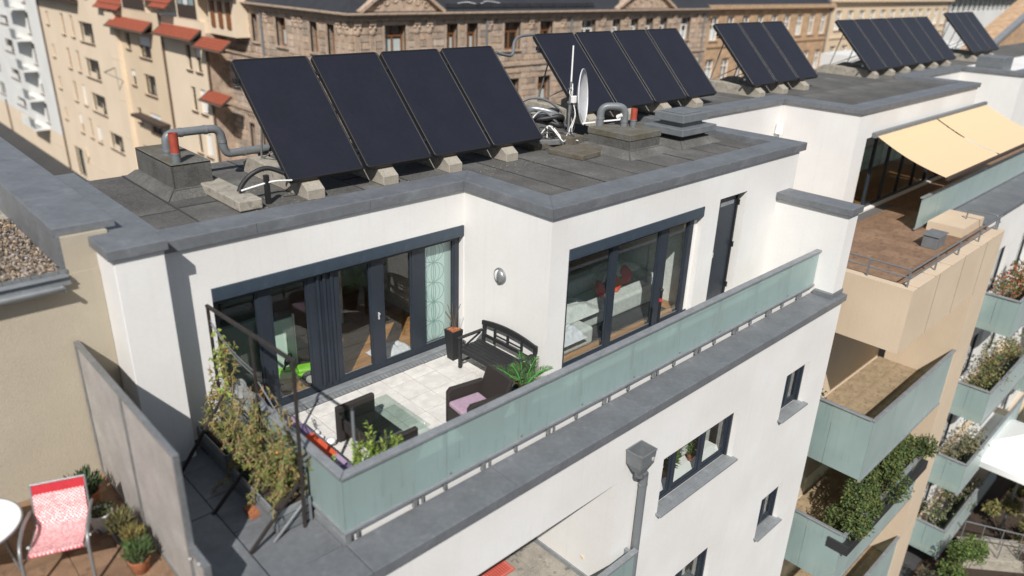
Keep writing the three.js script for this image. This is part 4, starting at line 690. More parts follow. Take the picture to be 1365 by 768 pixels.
// ================================================================ NEIGHBOUR'S TERRACE FURNITURE
{
  const o = thing('garden_chair', 'red and white woven garden chair with grey metal frame on the neighbouring terrace', 'chair', undefined, [-7.62, -3.2, 1.42], -0.36); o.scale.setScalar(1.12);
  const c = document.createElement('canvas'); c.width = 256; c.height = 256; const x = c.getContext('2d'); x.fillStyle = '#e9c9c6'; x.fillRect(0, 0, 256, 256);
  for (let j = 0; j < 26; j++) for (let i = 0; i < 26; i++) { x.fillStyle = (i + j) % 2 ? ['#c9525a', '#bf3d47', '#d06870'][Math.floor(hash(i, j, 3) * 3)] : ['#efd9d5', '#f3e6e3', '#e6c3c0'][Math.floor(hash(i, j, 5) * 3)]; x.fillRect(i * 10, j * 10, 10, 10); }
  const t = new THREE.CanvasTexture(c); t.colorSpace = THREE.SRGBColorSpace; t.wrapS = t.wrapT = THREE.RepeatWrapping; t.repeat.set(2.1, 2.1);
  const wm = new THREE.MeshStandardMaterial({ map: t, roughness: 1 });
  // local: +z towards the sitter's front
  const prof = [[0.30, 0.43], [0.26, 0.44], [0.1, 0.41], [-0.1, 0.39], [-0.24, 0.40], [-0.3, 0.46], [-0.36, 0.62], [-0.43, 0.84]];
  const cv = new THREE.CatmullRomCurve3(prof.map(([z, y]) => V(0, y, z)));
  const strip = (t0, t1, w, th, off) => { const pos = [], N = 26; for (let i = 0; i < N; i++) { const a = cv.getPoint(t0 + (t1 - t0) * i / N), b = cv.getPoint(t0 + (t1 - t0) * (i + 1) / N), n = V(0, (b.z - a.z), -(b.y - a.y)).normalize().multiplyScalar(-1); if (n.y < 0) n.negate(); const q = (p, s, k) => [s * w, p.y + n.y * (off + k), p.z + n.z * (off + k)]; const A = q(a, -1, th), B = q(a, 1, th), C = q(b, 1, th), D = q(b, -1, th), a2 = q(a, -1, 0), b2 = q(a, 1, 0), c2 = q(b, 1, 0), d2 = q(b, -1, 0); for (const f of [[A, B, C, D], [a2, d2, c2, b2], [A, D, d2, a2], [B, b2, c2, C]]) pos.push(...f[0], ...f[1], ...f[2], ...f[0], ...f[2], ...f[3]); } const g = new THREE.BufferGeometry(); g.setAttribute('position', new THREE.Float32BufferAttribute(pos, 3)); g.computeVertexNormals(); return wuv(g); };
  P('woven_cover', strip(0.0, 0.93, 0.25, 0.02, 0.012), wm, o);
  P('seat_cloth', strip(0.0, 1.0, 0.255, 0.008, 0), M.redcloth, o);
  for (const s of [-1, 1]) {
    P('armrest', tube(fillet([[s * 0.31, 0.0, 0.40], [s * 0.31, 0.60, 0.34], [s * 0.31, 0.64, -0.02], [s * 0.30, 0.55, -0.34]], 0.16), 0.019, 40, 8), M.galv, o);
    P('leg', tube([[s * 0.29, 0.42, 0.1], [s * 0.3, 0.2, -0.25], [s * 0.3, 0.0, -0.42]], 0.014, 12, 8), M.galv, o);
    P('side_tube', tube(prof.map(([z, y]) => [s * 0.265, y, z]), 0.013, 30, 8), M.galv, o);
  }
  P('back_bar', bar([-0.265, 0.84, -0.43], [0.265, 0.84, -0.43], 0.026, 0.026, true), M.galv, o);
  P('cross_bar', bar([-0.3, 0.22, -0.2], [0.3, 0.22, -0.2], 0.02, 0.02, true), M.galv, o);
  const tb = thing('garden_table', 'round white garden table beside the red woven chair', 'table', undefined, [-8.44, -3.2, 0.92]);
  P('table_top', wuv(lathe([[0, 0.68], [0.54, 0.68], [0.555, 0.69], [0.555, 0.705], [0.54, 0.715], [0, 0.715]], 48)), M.whitepaint, tb); P('rim', wuv(new THREE.TorusGeometry(0.556, 0.014, 8, 48).rotateX(Math.PI / 2).translate(0, 0.697, 0)), M.galv, tb);
  for (let i = 0; i < 4; i++) { const a = i * 1.571 + 0.5; P('leg', bar([Math.cos(a) * 0.3, 0.68, Math.sin(a) * 0.3], [Math.cos(a) * 0.42, 0, Math.sin(a) * 0.42], 0.03, 0.03, true), M.galv, tb); }
}
// pots by the screen
{
  const pot = (name, label, x, z, r, h, mat, seedn, leafC, lh, n, lw) => { const o = thing(name, label, 'pot plant', 'pots along the privacy screen', [x, -3.2, z]); reseed(seedn);
    P('pot', wuv(lathe([[0, 0], [r * 0.72, 0], [r * 0.95, h * 0.92], [r, h * 0.92], [r, h], [r * 0.9, h], [r * 0.86, h * 0.88], [0, h * 0.88]], 28)), mat, o); P('soil', cyl(0, h * 0.86, h * 0.9, 0, r * 0.85), M.soil, o);
    P('leaves', leaves(n, () => { const a = rr(0, 6.3), q = Math.sqrt(rnd()) * r * 0.9; return { p: V(Math.cos(a) * q, h * 0.9 + rnd() * lh * 0.6, Math.sin(a) * q), d: V(Math.cos(a) * rr(0, 1), rr(0.4, 1.5), Math.sin(a) * rr(0, 1)).normalize(), l: lh * rr(0.3, 0.6), w: lw, c: tint(leafC, 0.4) }; }), M.leaf, o).userData.kind = 'stuff'; };
  pot('flower_pot', 'white flower pot with low sparse plant beside the red chair', -7.08, 1.0, 0.15, 0.27, M.whiteplastic, 61, [0.10, 0.13, 0.04], 0.14, 160, 0.02);
  pot('flower_pot', 'brown pot with dark leafy plant at the foot of the beige wall', -7.08, 0.42, 0.17, 0.26, M.terracotta, 62, [0.035, 0.07, 0.02], 0.34, 150, 0.05);
  pot('flower_pot', 'dark pot with bushy olive plant beside the screen', -6.96, 1.42, 0.13, 0.2, M.blackwood, 63, [0.15, 0.14, 0.05], 0.3, 420, 0.02);
  pot('flower_pot', 'small pot with reddish green foliage beside the screen', -6.92, 1.78, 0.12, 0.18, M.blackwood, 64, [0.18, 0.15, 0.04], 0.26, 320, 0.025);
  pot('flower_pot', 'orange terracotta pot with green plant beside the screen', -6.98, 2.1, 0.13, 0.2, M.terracotta, 65, [0.07, 0.12, 0.03], 0.28, 260, 0.022);
}
{
  const o = thing('toy_truck', 'small red toy truck on the tiles under the glass balustrade', 'toy', undefined, [-1.7, -3.2, 3.28]);
  P('body', merge([rbox(-0.2, 0.2, 0.06, 0.14, -0.07, 0.07, 0.02), rbox(0.06, 0.18, 0.14, 0.26, -0.07, 0.07, 0.02), rbox(-0.2, 0.03, 0.14, 0.2, -0.075, 0.075, 0.01)]), M.redcloth, o);
  for (const [x, z] of [[-0.13, 0.07], [-0.13, -0.07], [0.12, 0.07], [0.12, -0.07]]) P('wheel', wuv(new THREE.CylinderGeometry(0.055, 0.055, 0.04, 16).rotateX(Math.PI / 2).translate(x, 0.055, z)), M.rubber, o);
}
// house plants on the inner sill of the facade window
{
  const hp = (x, sd, label, h) => { const o = thing('house_plant', label, 'plant', undefined, [x, -5.658, 3.6]); reseed(sd); P('pot', wuv(lathe([[0, 0], [0.08, 0], [0.11, 0.16], [0.1, 0.16], [0, 0.14]], 20)), M.terracotta, o);
    P('leaves', leaves(260, () => { const a = rr(0, 6.3), t = rnd(); return { p: V(Math.cos(a) * 0.14 * t, 0.14 + h * t, Math.sin(a) * 0.1 * t), d: V(Math.cos(a), rr(-0.2, 1.2), Math.sin(a) * 0.6).normalize(), l: rr(0.1, 0.2), w: rr(0.03, 0.06), c: tint([0.07, 0.13, 0.02], 0.5) }; }), M.leaf, o).userData.kind = 'stuff'; };
  hp(2.45, 91, 'leafy house plant behind the middle light of the facade window', 0.4); hp(3.3, 92, 'tall house plant behind the right light of the facade window', 0.55);
}

// ================================================================ ROOF: SOLAR COLLECTORS
{
  const RF = 0.055;
  const rows = [
    { x0: -2.94, n: 4, pitch: 1.55, y: 0.4, z: -1.06, L: 2.53, rf: RF, label: 'black solar collector in the row of four above the left glazed door', group: 'solar collectors in the front row of four' },
    { x0: 5.19, n: 4, pitch: 1.55, y: 0.62, z: -1.8, L: 2.42, rf: 0.3, label: 'black solar collector in the row of four behind the satellite dish', group: 'solar collectors behind the satellite dish' },
    { x0: 13.4, n: 3, pitch: 1.5, y: 0.68, z: -1.8, L: 2.45, rf: 0.3, label: 'dark blue solar collector in the row of three on the next roof', group: 'solar collectors in the near row of three' },
    { x0: 22.3, n: 6, pitch: 1.66, y: 0.6, z: -1.8, L: 2.5, rf: 0.3, label: 'blue grey solar collector in the long row of six beyond the awning roof', group: 'solar collectors in the row of six' },
    { x0: 34.5, n: 3, pitch: 1.45, y: 0.75, z: -1.8, L: 2.5, rf: 0.3, label: 'grey solar collector in the farthest short row on the roofs', group: 'solar collectors in the farthest row' }];
  rows.forEach((r, ri) => {
    const w = r.pitch - 0.07, mat = M.collector;
    const mk = () => { const o = thing('solar_collector', r.label, 'solar collector', r.group); const rr4 = (a, q) => { const o2 = []; for (const [cx, cy, s0] of [[w - a - q, r.L - a - q, 0], [a + q, r.L - a - q, 1], [a + q, a + q, 2], [w - a - q, a + q, 3]]) for (let k = 0; k <= 4; k++) { const t = (s0 + k / 4) * Math.PI / 2; o2.push([cx + Math.cos(t) * q, cy + Math.sin(t) * q]); } return o2; }; P('frame', merge([plate(rr4(0, 0.08), -0.09, 0.014, 0.008, [rr4(0.035, 0.05)]), plate(rr4(0.036, 0.049), -0.088, -0.07)]), M.collectorframe, o); P('absorber_glass', plate(rr4(0.036, 0.049), -0.01, 0.004), mat, o); return o; };
    const first = mk();
    for (let i = 0; i < r.n; i++) { const o = i ? copyOf(first, r.label, [0, 0, 0]) : first; o.position.set(r.x0 + i * r.pitch, r.y, r.z); o.rotation.x = -Math.PI / 4; }
    // mounting frame of the row
    const fr = thing('collector_mount', ['aluminium mounting frame under the front row of collectors', 'aluminium mounting frame under the collectors behind the dish', 'mounting frame under the near row of three blue collectors', 'mounting frame under the row of six collectors', 'mounting frame under the farthest collectors'][ri], 'mounting frame');
    const at = (x, s, d) => [x, r.y + (s - d) * Math.SQRT1_2 + 0, r.z - (s + d) * Math.SQRT1_2];
    const pt = (x, s, d) => [x, r.y + s * Math.SQRT1_2 - d * Math.SQRT1_2, r.z - s * Math.SQRT1_2 - d * Math.SQRT1_2];
    const xe = r.x0 + r.n * r.pitch;
    for (const s of [0.35, r.L - 0.45]) P('rail', bar(pt(r.x0 - 0.06, s, 0.13), pt(xe, s, 0.13), 0.05), M.galv, fr);
    for (let i = 0; i < r.n; i++) { const x = r.x0 + i * r.pitch + 0.42, a = pt(x, r.L - 0.5, 0.16), b = pt(x, 0.1, 0.16); P('strut', bar(a, [x, r.rf + 0.35, r.z - 1.85], 0.04, 0.04, true), M.galv, fr); P('strut', bar(b, pt(x, r.L - 0.2, 0.16), 0.045), M.galv, fr); P('brace', bar(pt(x, 0.9, 0.16), [x, r.rf + 0.36, r.z - 1.75], 0.03, 0.03, true), M.galv, fr); }
    for (let i = 1; i < r.n; i++) for (const s of [0.4, r.L - 0.4]) P('clamp', (() => { const p = pt(r.x0 + i * r.pitch - 0.035, s, 0.02); return bar([p[0] - 0.03, p[1], p[2]], [p[0] + 0.03, p[1], p[2]], 0.06); })(), M.black, fr);
    for (const s of [r.L - 0.4]) P('clamp', (() => { const p = pt(r.x0 - 0.05, s, 0.05); return bar([p[0] - 0.05, p[1], p[2]], [p[0] + 0.05, p[1], p[2]], 0.09); })(), M.black, fr);
    // concrete feet
    const prof = [[-2.3, 0], [0.12, 0], [0.12, 0.16], [-0.1, 0.30], [-2.0, 0.34], [-2.3, 0.2]];
    const g0 = wuv(plate(prof, -0.17, 0.17, 0.012).rotateY(-Math.PI / 2));   // local x = -z of the plate
    let ft;
    for (let i = 0; i < r.n; i++) {
      const x = r.x0 + i * r.pitch + 0.42;
      const lab = ['concrete foot under the front row of solar collectors', 'concrete foot under the collectors behind the dish', 'concrete foot under the near row of three blue collectors', 'concrete foot under the row of six collectors', 'concrete foot under the farthest collectors'][ri];
      if (!ft) { ft = thing('concrete_foot', lab, 'concrete foot', 'feet of collector row: ' + r.group, [x, r.rf, r.z]); P('block', g0, M.concrete, ft); P('bearing', rbox(-0.05, 0.05, 0.3, 0.36, -0.25, -0.05, 0.005), M.black, ft); }
      else copyOf(ft, lab, [x, r.rf, r.z]);
    }
  });
}
// ---------------------------------------------------------------- roof services
{
  // bitumen covered shaft: flared skirt
  const shaft = (name, label, cat, x0, x1, z0, z1, y0, yk, y1, fl, topMat, lid) => {
    const o = thing(name, label, cat, undefined, [(x0 + x1) / 2, y0, (z0 + z1) / 2]); const w = (x1 - x0) / 2, d = (z1 - z0) / 2;
    const out = [], ring = (a, b, y) => [[-a, y, -b], [a, y, -b], [a, y, b], [-a, y, b]];
    const Rg = [ring(w + fl, d + fl, 0), ring(w + 0.05, d + 0.05, yk), ring(w, d, yk + 0.01), ring(w, d, y1 - y0)];
    for (let k = 0; k < 3; k++) for (let i = 0; i < 4; i++) { const j = (i + 1) % 4; out.push(...Rg[k][i], ...Rg[k + 1][i], ...Rg[k + 1][j], ...Rg[k][i], ...Rg[k + 1][j], ...Rg[k][j]); }
    const g = new THREE.BufferGeometry(); g.setAttribute('position', new THREE.Float32BufferAttribute(out, 3)); g.computeVertexNormals();
    P('cladding', wuv(g), M.bitumen2, o);
    P('lid', slab(-w - lid, w + lid, y1 - y0 - (lid ? 0.0 : 0.02), y1 - y0 + (lid ? 0.13 : 0.012), -d - lid, d + lid, 0.01), topMat, o);
    P('corner_seam', merge([bar([-w - 0.003, yk, d + 0.003], [-w - 0.003, y1 - y0 - 0.02, d + 0.003], 0.02), bar([-w - fl, 0.01, d + fl], [-w - 0.05, yk, d + 0.05], 0.03, 0.02)]), M.bitumen3, o);
    P('sheet_seam', bar([-w - 0.052, yk, d + 0.052], [w + 0.05, yk, d + 0.052], 0.014), M.bitumen3, o);
    return o;
  };
  shaft('roof_shaft', 'bitumen covered shaft with mossy top carrying a grey bent pipe and red pipe', 'shaft', -4.35, -3.68, -4.1, -2.42, 0.05, 0.14, 0.6, 0.2, M.mossroof, 0);
  shaft('roof_shaft', 'low bitumen covered shaft with mossy concrete lid behind the terrace corner', 'shaft', 4.5, 5.62, -0.9, 0.3, 0.05, 0.13, 0.40, 0.28, M.mossroof, 0.015);
  const v = shaft('roof_vent', 'grey metal roof vent with two stacked square hoods', 'vent', 6.45, 7.5, -0.45, 0.3, 0.05, 0.16, 0.32, 0.3, M.zinc, 0.0);
  P('hood', rbox(-0.72, 0.72, 0.26, 0.42, -0.56, 0.56, 0.015), M.pipe, v); P('neck', box(-0.42, 0.42, 0.421, 0.53, -0.32, 0.32), M.pipe, v); P('hood', rbox(-0.54, 0.54, 0.531, 0.72, -0.42, 0.42, 0.015), M.pipe, v); P('hood_top', rbox(-0.4, 0.4, 0.721, 0.74, -0.3, 0.3, 0.012), M.pipe, v);
  // grey vent pipe from the left shaft
  const zp = -3.15, gp = thing('vent_pipe', 'grey bent plastic pipe rising from the left shaft and running behind the collectors', 'pipe');
  P('pipe', tube(fillet([[-4.12, 0.6, zp], [-4.12, 0.98, zp], [-3.16, 0.98, zp], [-3.1, 0.5, zp], [-2.9, 0.5, zp], [-0.6, 0.5, zp]], 0.16), 0.075, 110, 16), M.pipe, gp);
  const ringX = (x, y, z, r) => wuv(new THREE.CylinderGeometry(r, r, 0.05, 18).rotateZ(Math.PI / 2).translate(x, y, z)), ringY = (x, y, z, r) => wuv(new THREE.CylinderGeometry(r, r, 0.05, 18).translate(x, y, z));
  for (const g of [ringY(-4.12, 0.7, zp, 0.085), ringX(-3.85, 0.98, zp, 0.083), ringX(-3.42, 0.98, zp, 0.083), ringY(-3.13, 0.74, zp, 0.083), ringX(-2.75, 0.5, zp, 0.083), ringX(-2.1, 0.5, zp, 0.083)]) P('collar', g, M.galv, gp);
  P('support', merge([rbox(-2.45, -2.25, 0.055, 0.42, zp - 0.06, zp + 0.06, 0.01)]), M.black, gp);
  const red = (name, x, y, z, h, label) => { const o = thing(name, label, 'pipe', undefined, [x, y, z]); P('socket', cyl(0, 0, 0.14, 0, 0.075), M.pipe, o); P('ring', cyl(0, 0.14, 0.17, 0, 0.082), M.galv, o); const t = new THREE.LatheGeometry([[0.072, 0.17], [0.076, h], [0.066, h], [0.062, 0.2]].map(([a, b]) => new THREE.Vector2(a, b)), 24); P('pipe', wuv(t), M.redpipe, o); };
  red('red_pipe', -4.2, 0.61, -2.55, 0.5, 'short red upright pipe on the mossy left shaft'); red('red_pipe', 5.36, 0.53, -0.3, 0.42, 'short red upright pipe on the mossy right shaft');
  const u = thing('vent_pipe', 'grey U-bent pipe on the mossy right shaft', 'pipe'); P('pipe', tube(fillet([[4.84, 0.5, -0.86], [4.84, 0.97, -0.86], [5.28, 0.97, -0.5], [5.28, 0.5, -0.5]], 0.2), 0.085, 60, 16), M.pipe, u); P('collar', ringY(4.84, 0.7, -0.86, 0.095), M.galv, u); P('collar', ringY(5.28, 0.64, -0.5, 0.095), M.galv, u);
  // concrete slabs under the mast
  const sl = (x, z, w, d, h, ry, label) => { const o = P('concrete_slab', rbox(-w / 2, w / 2, 0, h, -d / 2, d / 2, 0.02, 2), M.oldconc, scene); o.position.set(x, 0.056, z); o.rotation.y = ry; tag(o, label, 'slab', 'old concrete slabs round the mast'); };
  sl(3.65, -0.55, 0.7, 0.95, 0.12, 0.1, 'weathered concrete slab in front of the antenna mast'); sl(4.32, -0.65, 0.55, 0.6, 0.1, 0.05, 'smaller weathered slab beside the right shaft'); sl(3.7, -1.65, 1.1, 0.7, 0.14, 0, 'weathered concrete slab under the tangle of cables'); sl(4.3, -1.3, 0.5, 0.5, 0.24, 0.05, 'thick concrete block carrying the antenna mast');
  // mast and dish
  const mx = 4.38, mz = -1.42;
  const ms = thing('antenna_mast', 'thin white antenna rod on a galvanised mast with cable clamps', 'antenna', undefined, [mx, 0.29, mz]);
  P('mast', cyl(0, 0, 1.2, 0, 0.032), M.galv, ms); P('rod', cyl(0, 1.2, 1.98, 0, 0.02, 0.018), M.whiteplastic, ms); P('clamp', merge([rbox(-0.05, 0.05, 1.0, 1.05, -0.05, 0.05, 0.01), rbox(-0.05, 0.05, 0.7, 0.75, -0.05, 0.05, 0.01)]), M.galv, ms); P('amplifier', rbox(-0.02, 0.13, 0.72, 0.88, 0.03, 0.12, 0.015), M.whiteplastic, ms); P('foot_plate', rbox(-0.14, 0.14, 0, 0.02, -0.14, 0.14, 0.004), M.galv, ms);
  reseed(71); for (let i = 0; i < 5; i++) { const a = rr(0, 6.3); P('cable', tube([[0.03, 1.15, 0.02], [rr(-.08, .08), 0.95, rr(-.08, .08)], [0.04, 0.8, 0.03], [rr(-.15, .2), 0.45, rr(0, .2)], [rr(-.1, .1), 0.1, 0.1], [rr(-.5, .3), -0.1, rr(-.2, .3)]], 0.011, 40, 6), i < 3 ? M.whiteplastic : M.black, ms); }
  const dn = V(0.52, 0.08, 0.85).normalize(), ds = thing('satellite_dish', 'white satellite dish seen almost edge-on with long feed arm', 'satellite dish', undefined, [4.72, 1.12, -1.32]);
  const dg = new THREE.SphereGeometry(1.5, 40, 14, 0, Math.PI * 2, 0, 0.42).rotateX(Math.PI / 2), toN = new THREE.Quaternion().setFromUnitVectors(V(0, 0, 1), dn);
  const R0 = Math.sin(0.42) * 1.5, Z0 = Math.cos(0.42) * 1.5;
  dg.translate(0, 0, -Z0).scale(1, 1.03, -1); { const ix = dg.index.array; for (let i = 0; i < ix.length; i += 3) { const t = ix[i]; ix[i] = ix[i + 1]; ix[i + 1] = t; } dg.computeVertexNormals(); }
  P('reflector', wuv(dg.clone().applyQuaternion(toN)), M.dish, ds); P('rim', wuv(new THREE.TorusGeometry(R0, 0.014, 8, 60).scale(1, 1.03, 1).applyQuaternion(toN)), M.dish, ds);
  const dl = (x, y, z) => { const q = V(x, y, z).applyQuaternion(toN); return [q.x, q.y, q.z]; };
  P('feed_arm', bar(dl(0, -0.6, -0.02), dl(0.05, -0.52, 0.85), 0.045, 0.03), M.whiteplastic, ds); P('feed_head', merge([wuv(new THREE.CylinderGeometry(0.045, 0.06, 0.16, 14).rotateX(Math.PI / 2 - 0.5).translate(...dl(0.05, -0.44, 0.86))), bar(dl(0.05, -0.52, 0.84), dl(0.05, -0.36, 0.9), 0.05, 0.04)]), M.whiteplastic, ds);
  P('bracket', merge([bar(dl(0, -0.3, -0.14), dl(-0.12, -0.3, -0.26), 0.08, 0.1), bar(dl(0, -0.62, -0.02), dl(0, -0.2, -0.16), 0.04, 0.05)]), M.pipe, ds); P('back_post', cyl(-0.3, -1.06, -0.1, -0.12, 0.035), M.galv, ds);
  // tangle of equipment
  const eq = thing('pipe_manifold', 'silver insulated pipes and cables tangled on the slab behind the collectors', 'pipework', undefined, [3.75, 0.2, -1.7]); reseed(73);
  for (let i = 0; i < 7; i++) P('insulated_pipe', tube([[-0.6, 0.25 + i * 0.06, rr(-.3, .1)], [-0.1, 0.35 + rr(0, .35), rr(-.35, .1)], [0.35, 0.3 + rr(-.05, .3), rr(-.2, .3)], [0.75, 0.15 + rr(0, .2), rr(-.2, .3)]], rr(0.025, 0.06), 26, 10), i % 3 === 2 ? M.black : M.galv, eq);
  P('pump_box', rbox(0.42, 0.66, 0.45, 0.62, -0.3, -0.05, 0.02), M.black, eq); P('valve', merge([rbox(0.3, 0.42, 0.3, 0.37, 0.1, 0.22, 0.01), rbox(0.2, 0.5, 0.34, 0.36, 0.14, 0.18, 0.005)]), M.awningcloth, eq);
  for (let i = 0; i < 6; i++) P('cable', tube([[rr(-.5, .3), 0.1, rr(0, .5)], [rr(-.3, .3), 0.3, rr(0, .4)], [rr(0, .5), 0.05, rr(0.2, .7)], [rr(0.2, .9), 0.02, rr(0.3, .8)]], 0.012, 30, 6), i % 2 ? M.black : M.whiteplastic, eq);
  P('cross_pipe', merge([tube([[-0.5, 0.6, -0.6], [0.1, 0.85, -0.5], [0.6, 0.75, -0.35], [0.9, 0.5, -0.2]], 0.03, 30, 10), bar([-0.35, 0.0, 0.25], [0.2, 0.0, 0.5], 0.12)]), M.galv, eq);
  const tt = thing('connection_hose', 'bent silver hose linking the two collector rows', 'hose'); P('hose', tube([[3.25, 2.05, -2.75], [3.55, 1.98, -2.8], [3.95, 1.95, -2.95], [4.25, 2.2, -3.2], [4.7, 2.3, -3.45], [5.2, 2.32, -3.5]], 0.035, 50, 10), M.galv, tt);
  // left slab, black hose and thin tube at the first collector
  const lsb = P('concrete_slab', rbox(-3.9, -3.5, 0.07, 0.24, -2.6, -0.95, 0.02, 2), M.concrete, scene); tag(lsb, 'long weathered concrete kerb slab left of the first collector', 'slab');
  const hs = thing('collector_hose', 'black insulated hose looping from the first collector to the roof slab', 'hose'); P('hose', tube([[-2.95, 0.52, -1.2], [-3.2, 0.62, -1.3], [-3.45, 0.55, -1.35], [-3.62, 0.38, -1.4], [-3.68, 0.27, -1.4]], 0.04, 30, 10), M.black, hs); P('thin_tube', tube([[-2.9, 0.42, -1.05], [-3.2, 0.44, -1.1], [-3.5, 0.36, -1.25], [-3.66, 0.3, -1.35]], 0.014, 30, 8), M.whiteplastic, hs); P('support', rbox(-3.34, -3.26, 0.056, 0.55, -1.2, -1.12, 0.01), M.black, hs);
  // loose pebbles and moss on the roof
  reseed(79); const g = new THREE.IcosahedronGeometry(0.014, 0), im = new THREE.InstancedMesh(g, new THREE.MeshStandardMaterial({ roughness: 1 }), 260), m4 = new THREE.Matrix4(), c = new THREE.Color();
  for (let i = 0; i < 260; i++) { const k = rnd(), x = k < 0.45 ? rr(-3.7, -2.6) : k < 0.75 ? rr(0.6, 3) : rr(-4.9, 8), z = k < 0.45 ? rr(-2.8, -0.6) : k < 0.75 ? rr(-0.9, -0.3) : rr(-2.5, x > 0.6 ? 1.5 : -0.6); m4.makeScale(rr(0.5, 1.6), rr(0.4, 0.8), rr(0.5, 1.6)).setPosition(x, 0.062, z); im.setMatrixAt(i, m4); const q = rr(0.08, 0.26); c.setRGB(q, q * 0.88, q * 0.66); im.setColorAt(i, c); }
  im.name = 'roof_debris'; im.userData = { kind: 'stuff', label: 'small loose pebbles and moss crumbs scattered on the bitumen roof', category: 'debris' }; scene.add(im);
}

// ================================================================ BACKGROUND FACADES
// a facade frame: local x along the wall (to the right seen from outside), y up, z outward
const facX = z0 => new THREE.Matrix4().makeTranslation(0, 0, z0);                                             // faces +z, local x = world x
const facZ = x0 => new THREE.Matrix4().makeTranslation(x0, 0, 0).multiply(new THREE.Matrix4().makeRotationY(-Math.PI / 2));   // faces -x, local x = world z
const bake = (m, g) => wuv(g.applyMatrix4(m));
const facWall = (name, m, x0, x1, y0, y1, holes, mat, parent, th = 0.4) => P(name, bake(m, plate(rect(x0, x1, y0, y1), -th, 0, 0, holes.map(h => rect(h[0], h[1], h[2], h[3])))), mat, parent);
function facWin(m, [x0, x1, y0, y1], parent, o = {}) {
  const { frame = M.frame, rec = 0.18, cols = 1, transom = 0, sill = true, shutter = 0, sillMat = M.pipebrown, fw = 0.07, curtain = false, headMat } = o;
  const f = [box(x0, x1, y1 - fw, y1, -rec - 0.05, -rec), box(x0, x1, y0, y0 + fw, -rec - 0.05, -rec), box(x0, x0 + fw, y0 + fw, y1 - fw, -rec - 0.05, -rec), box(x1 - fw, x1, y0 + fw, y1 - fw, -rec - 0.05, -rec)];
  for (let i = 1; i < cols; i++) { const x = x0 + (x1 - x0) * i / cols; f.push(box(x - fw / 2, x + fw / 2, y0 + fw, y1 - fw, -rec - 0.05, -rec + 0.01)); }
  if (transom) { const y = y0 + (y1 - y0) * transom; f.push(box(x0 + fw, x1 - fw, y - fw / 2, y + fw / 2, -rec - 0.049, -rec + 0.02)); }
  const w = P('window', bake(m, merge(f)), frame, parent);
  P('pane', bake(m, box(x0 + fw, x1 - fw, y0 + fw, y1 - fw, -rec - 0.035, -rec - 0.03)), M.glass, w);
  if (rec > 0) { const a = x0 - 0.3, b = x1 + 0.3, c = y0 - 0.6, e = y1 + 0.3, f0 = -5.5, f1 = -0.42; P('room', bake(m, merge([box(a, b, c, e, f0 - 0.05, f0), box(a - 0.05, a, c, e, f0, f1), box(b, b + 0.05, c, e, f0, f1), box(a, b, c - 0.05, c, f0, f1), box(a, b, e, e + 0.05, f0, f1)])), M.farroom, w); }
  if (curtain) P('curtain', bake(m, box(x0 + fw, x1 - fw, y0 + fw, y0 + (y1 - y0) * rr(0.35, 0.62), -rec - 0.09, -rec - 0.08)), M.curtain, w);
  if (sill) P('sill', bake(m, box(x0 - 0.08, x1 + 0.08, y0 - 0.1, y0 - 0.002, -rec, 0.1)), sillMat, w);
  if (shutter) P('shutter', bake(m, box(x0 + 0.01, x1 - 0.01, y1 - (y1 - y0) * shutter, y1 - 0.003, -rec + 0.012, -rec + 0.05)), M.shutter, w);
  return w;
}
const drain = (m, x, y0, y1, parent, mat = M.pipebrown, r = 0.07) => P('downpipe', bake(m, new THREE.CylinderGeometry(r, r, y1 - y0, 8).translate(x, (y0 + y1) / 2, 0.12)), mat, parent);

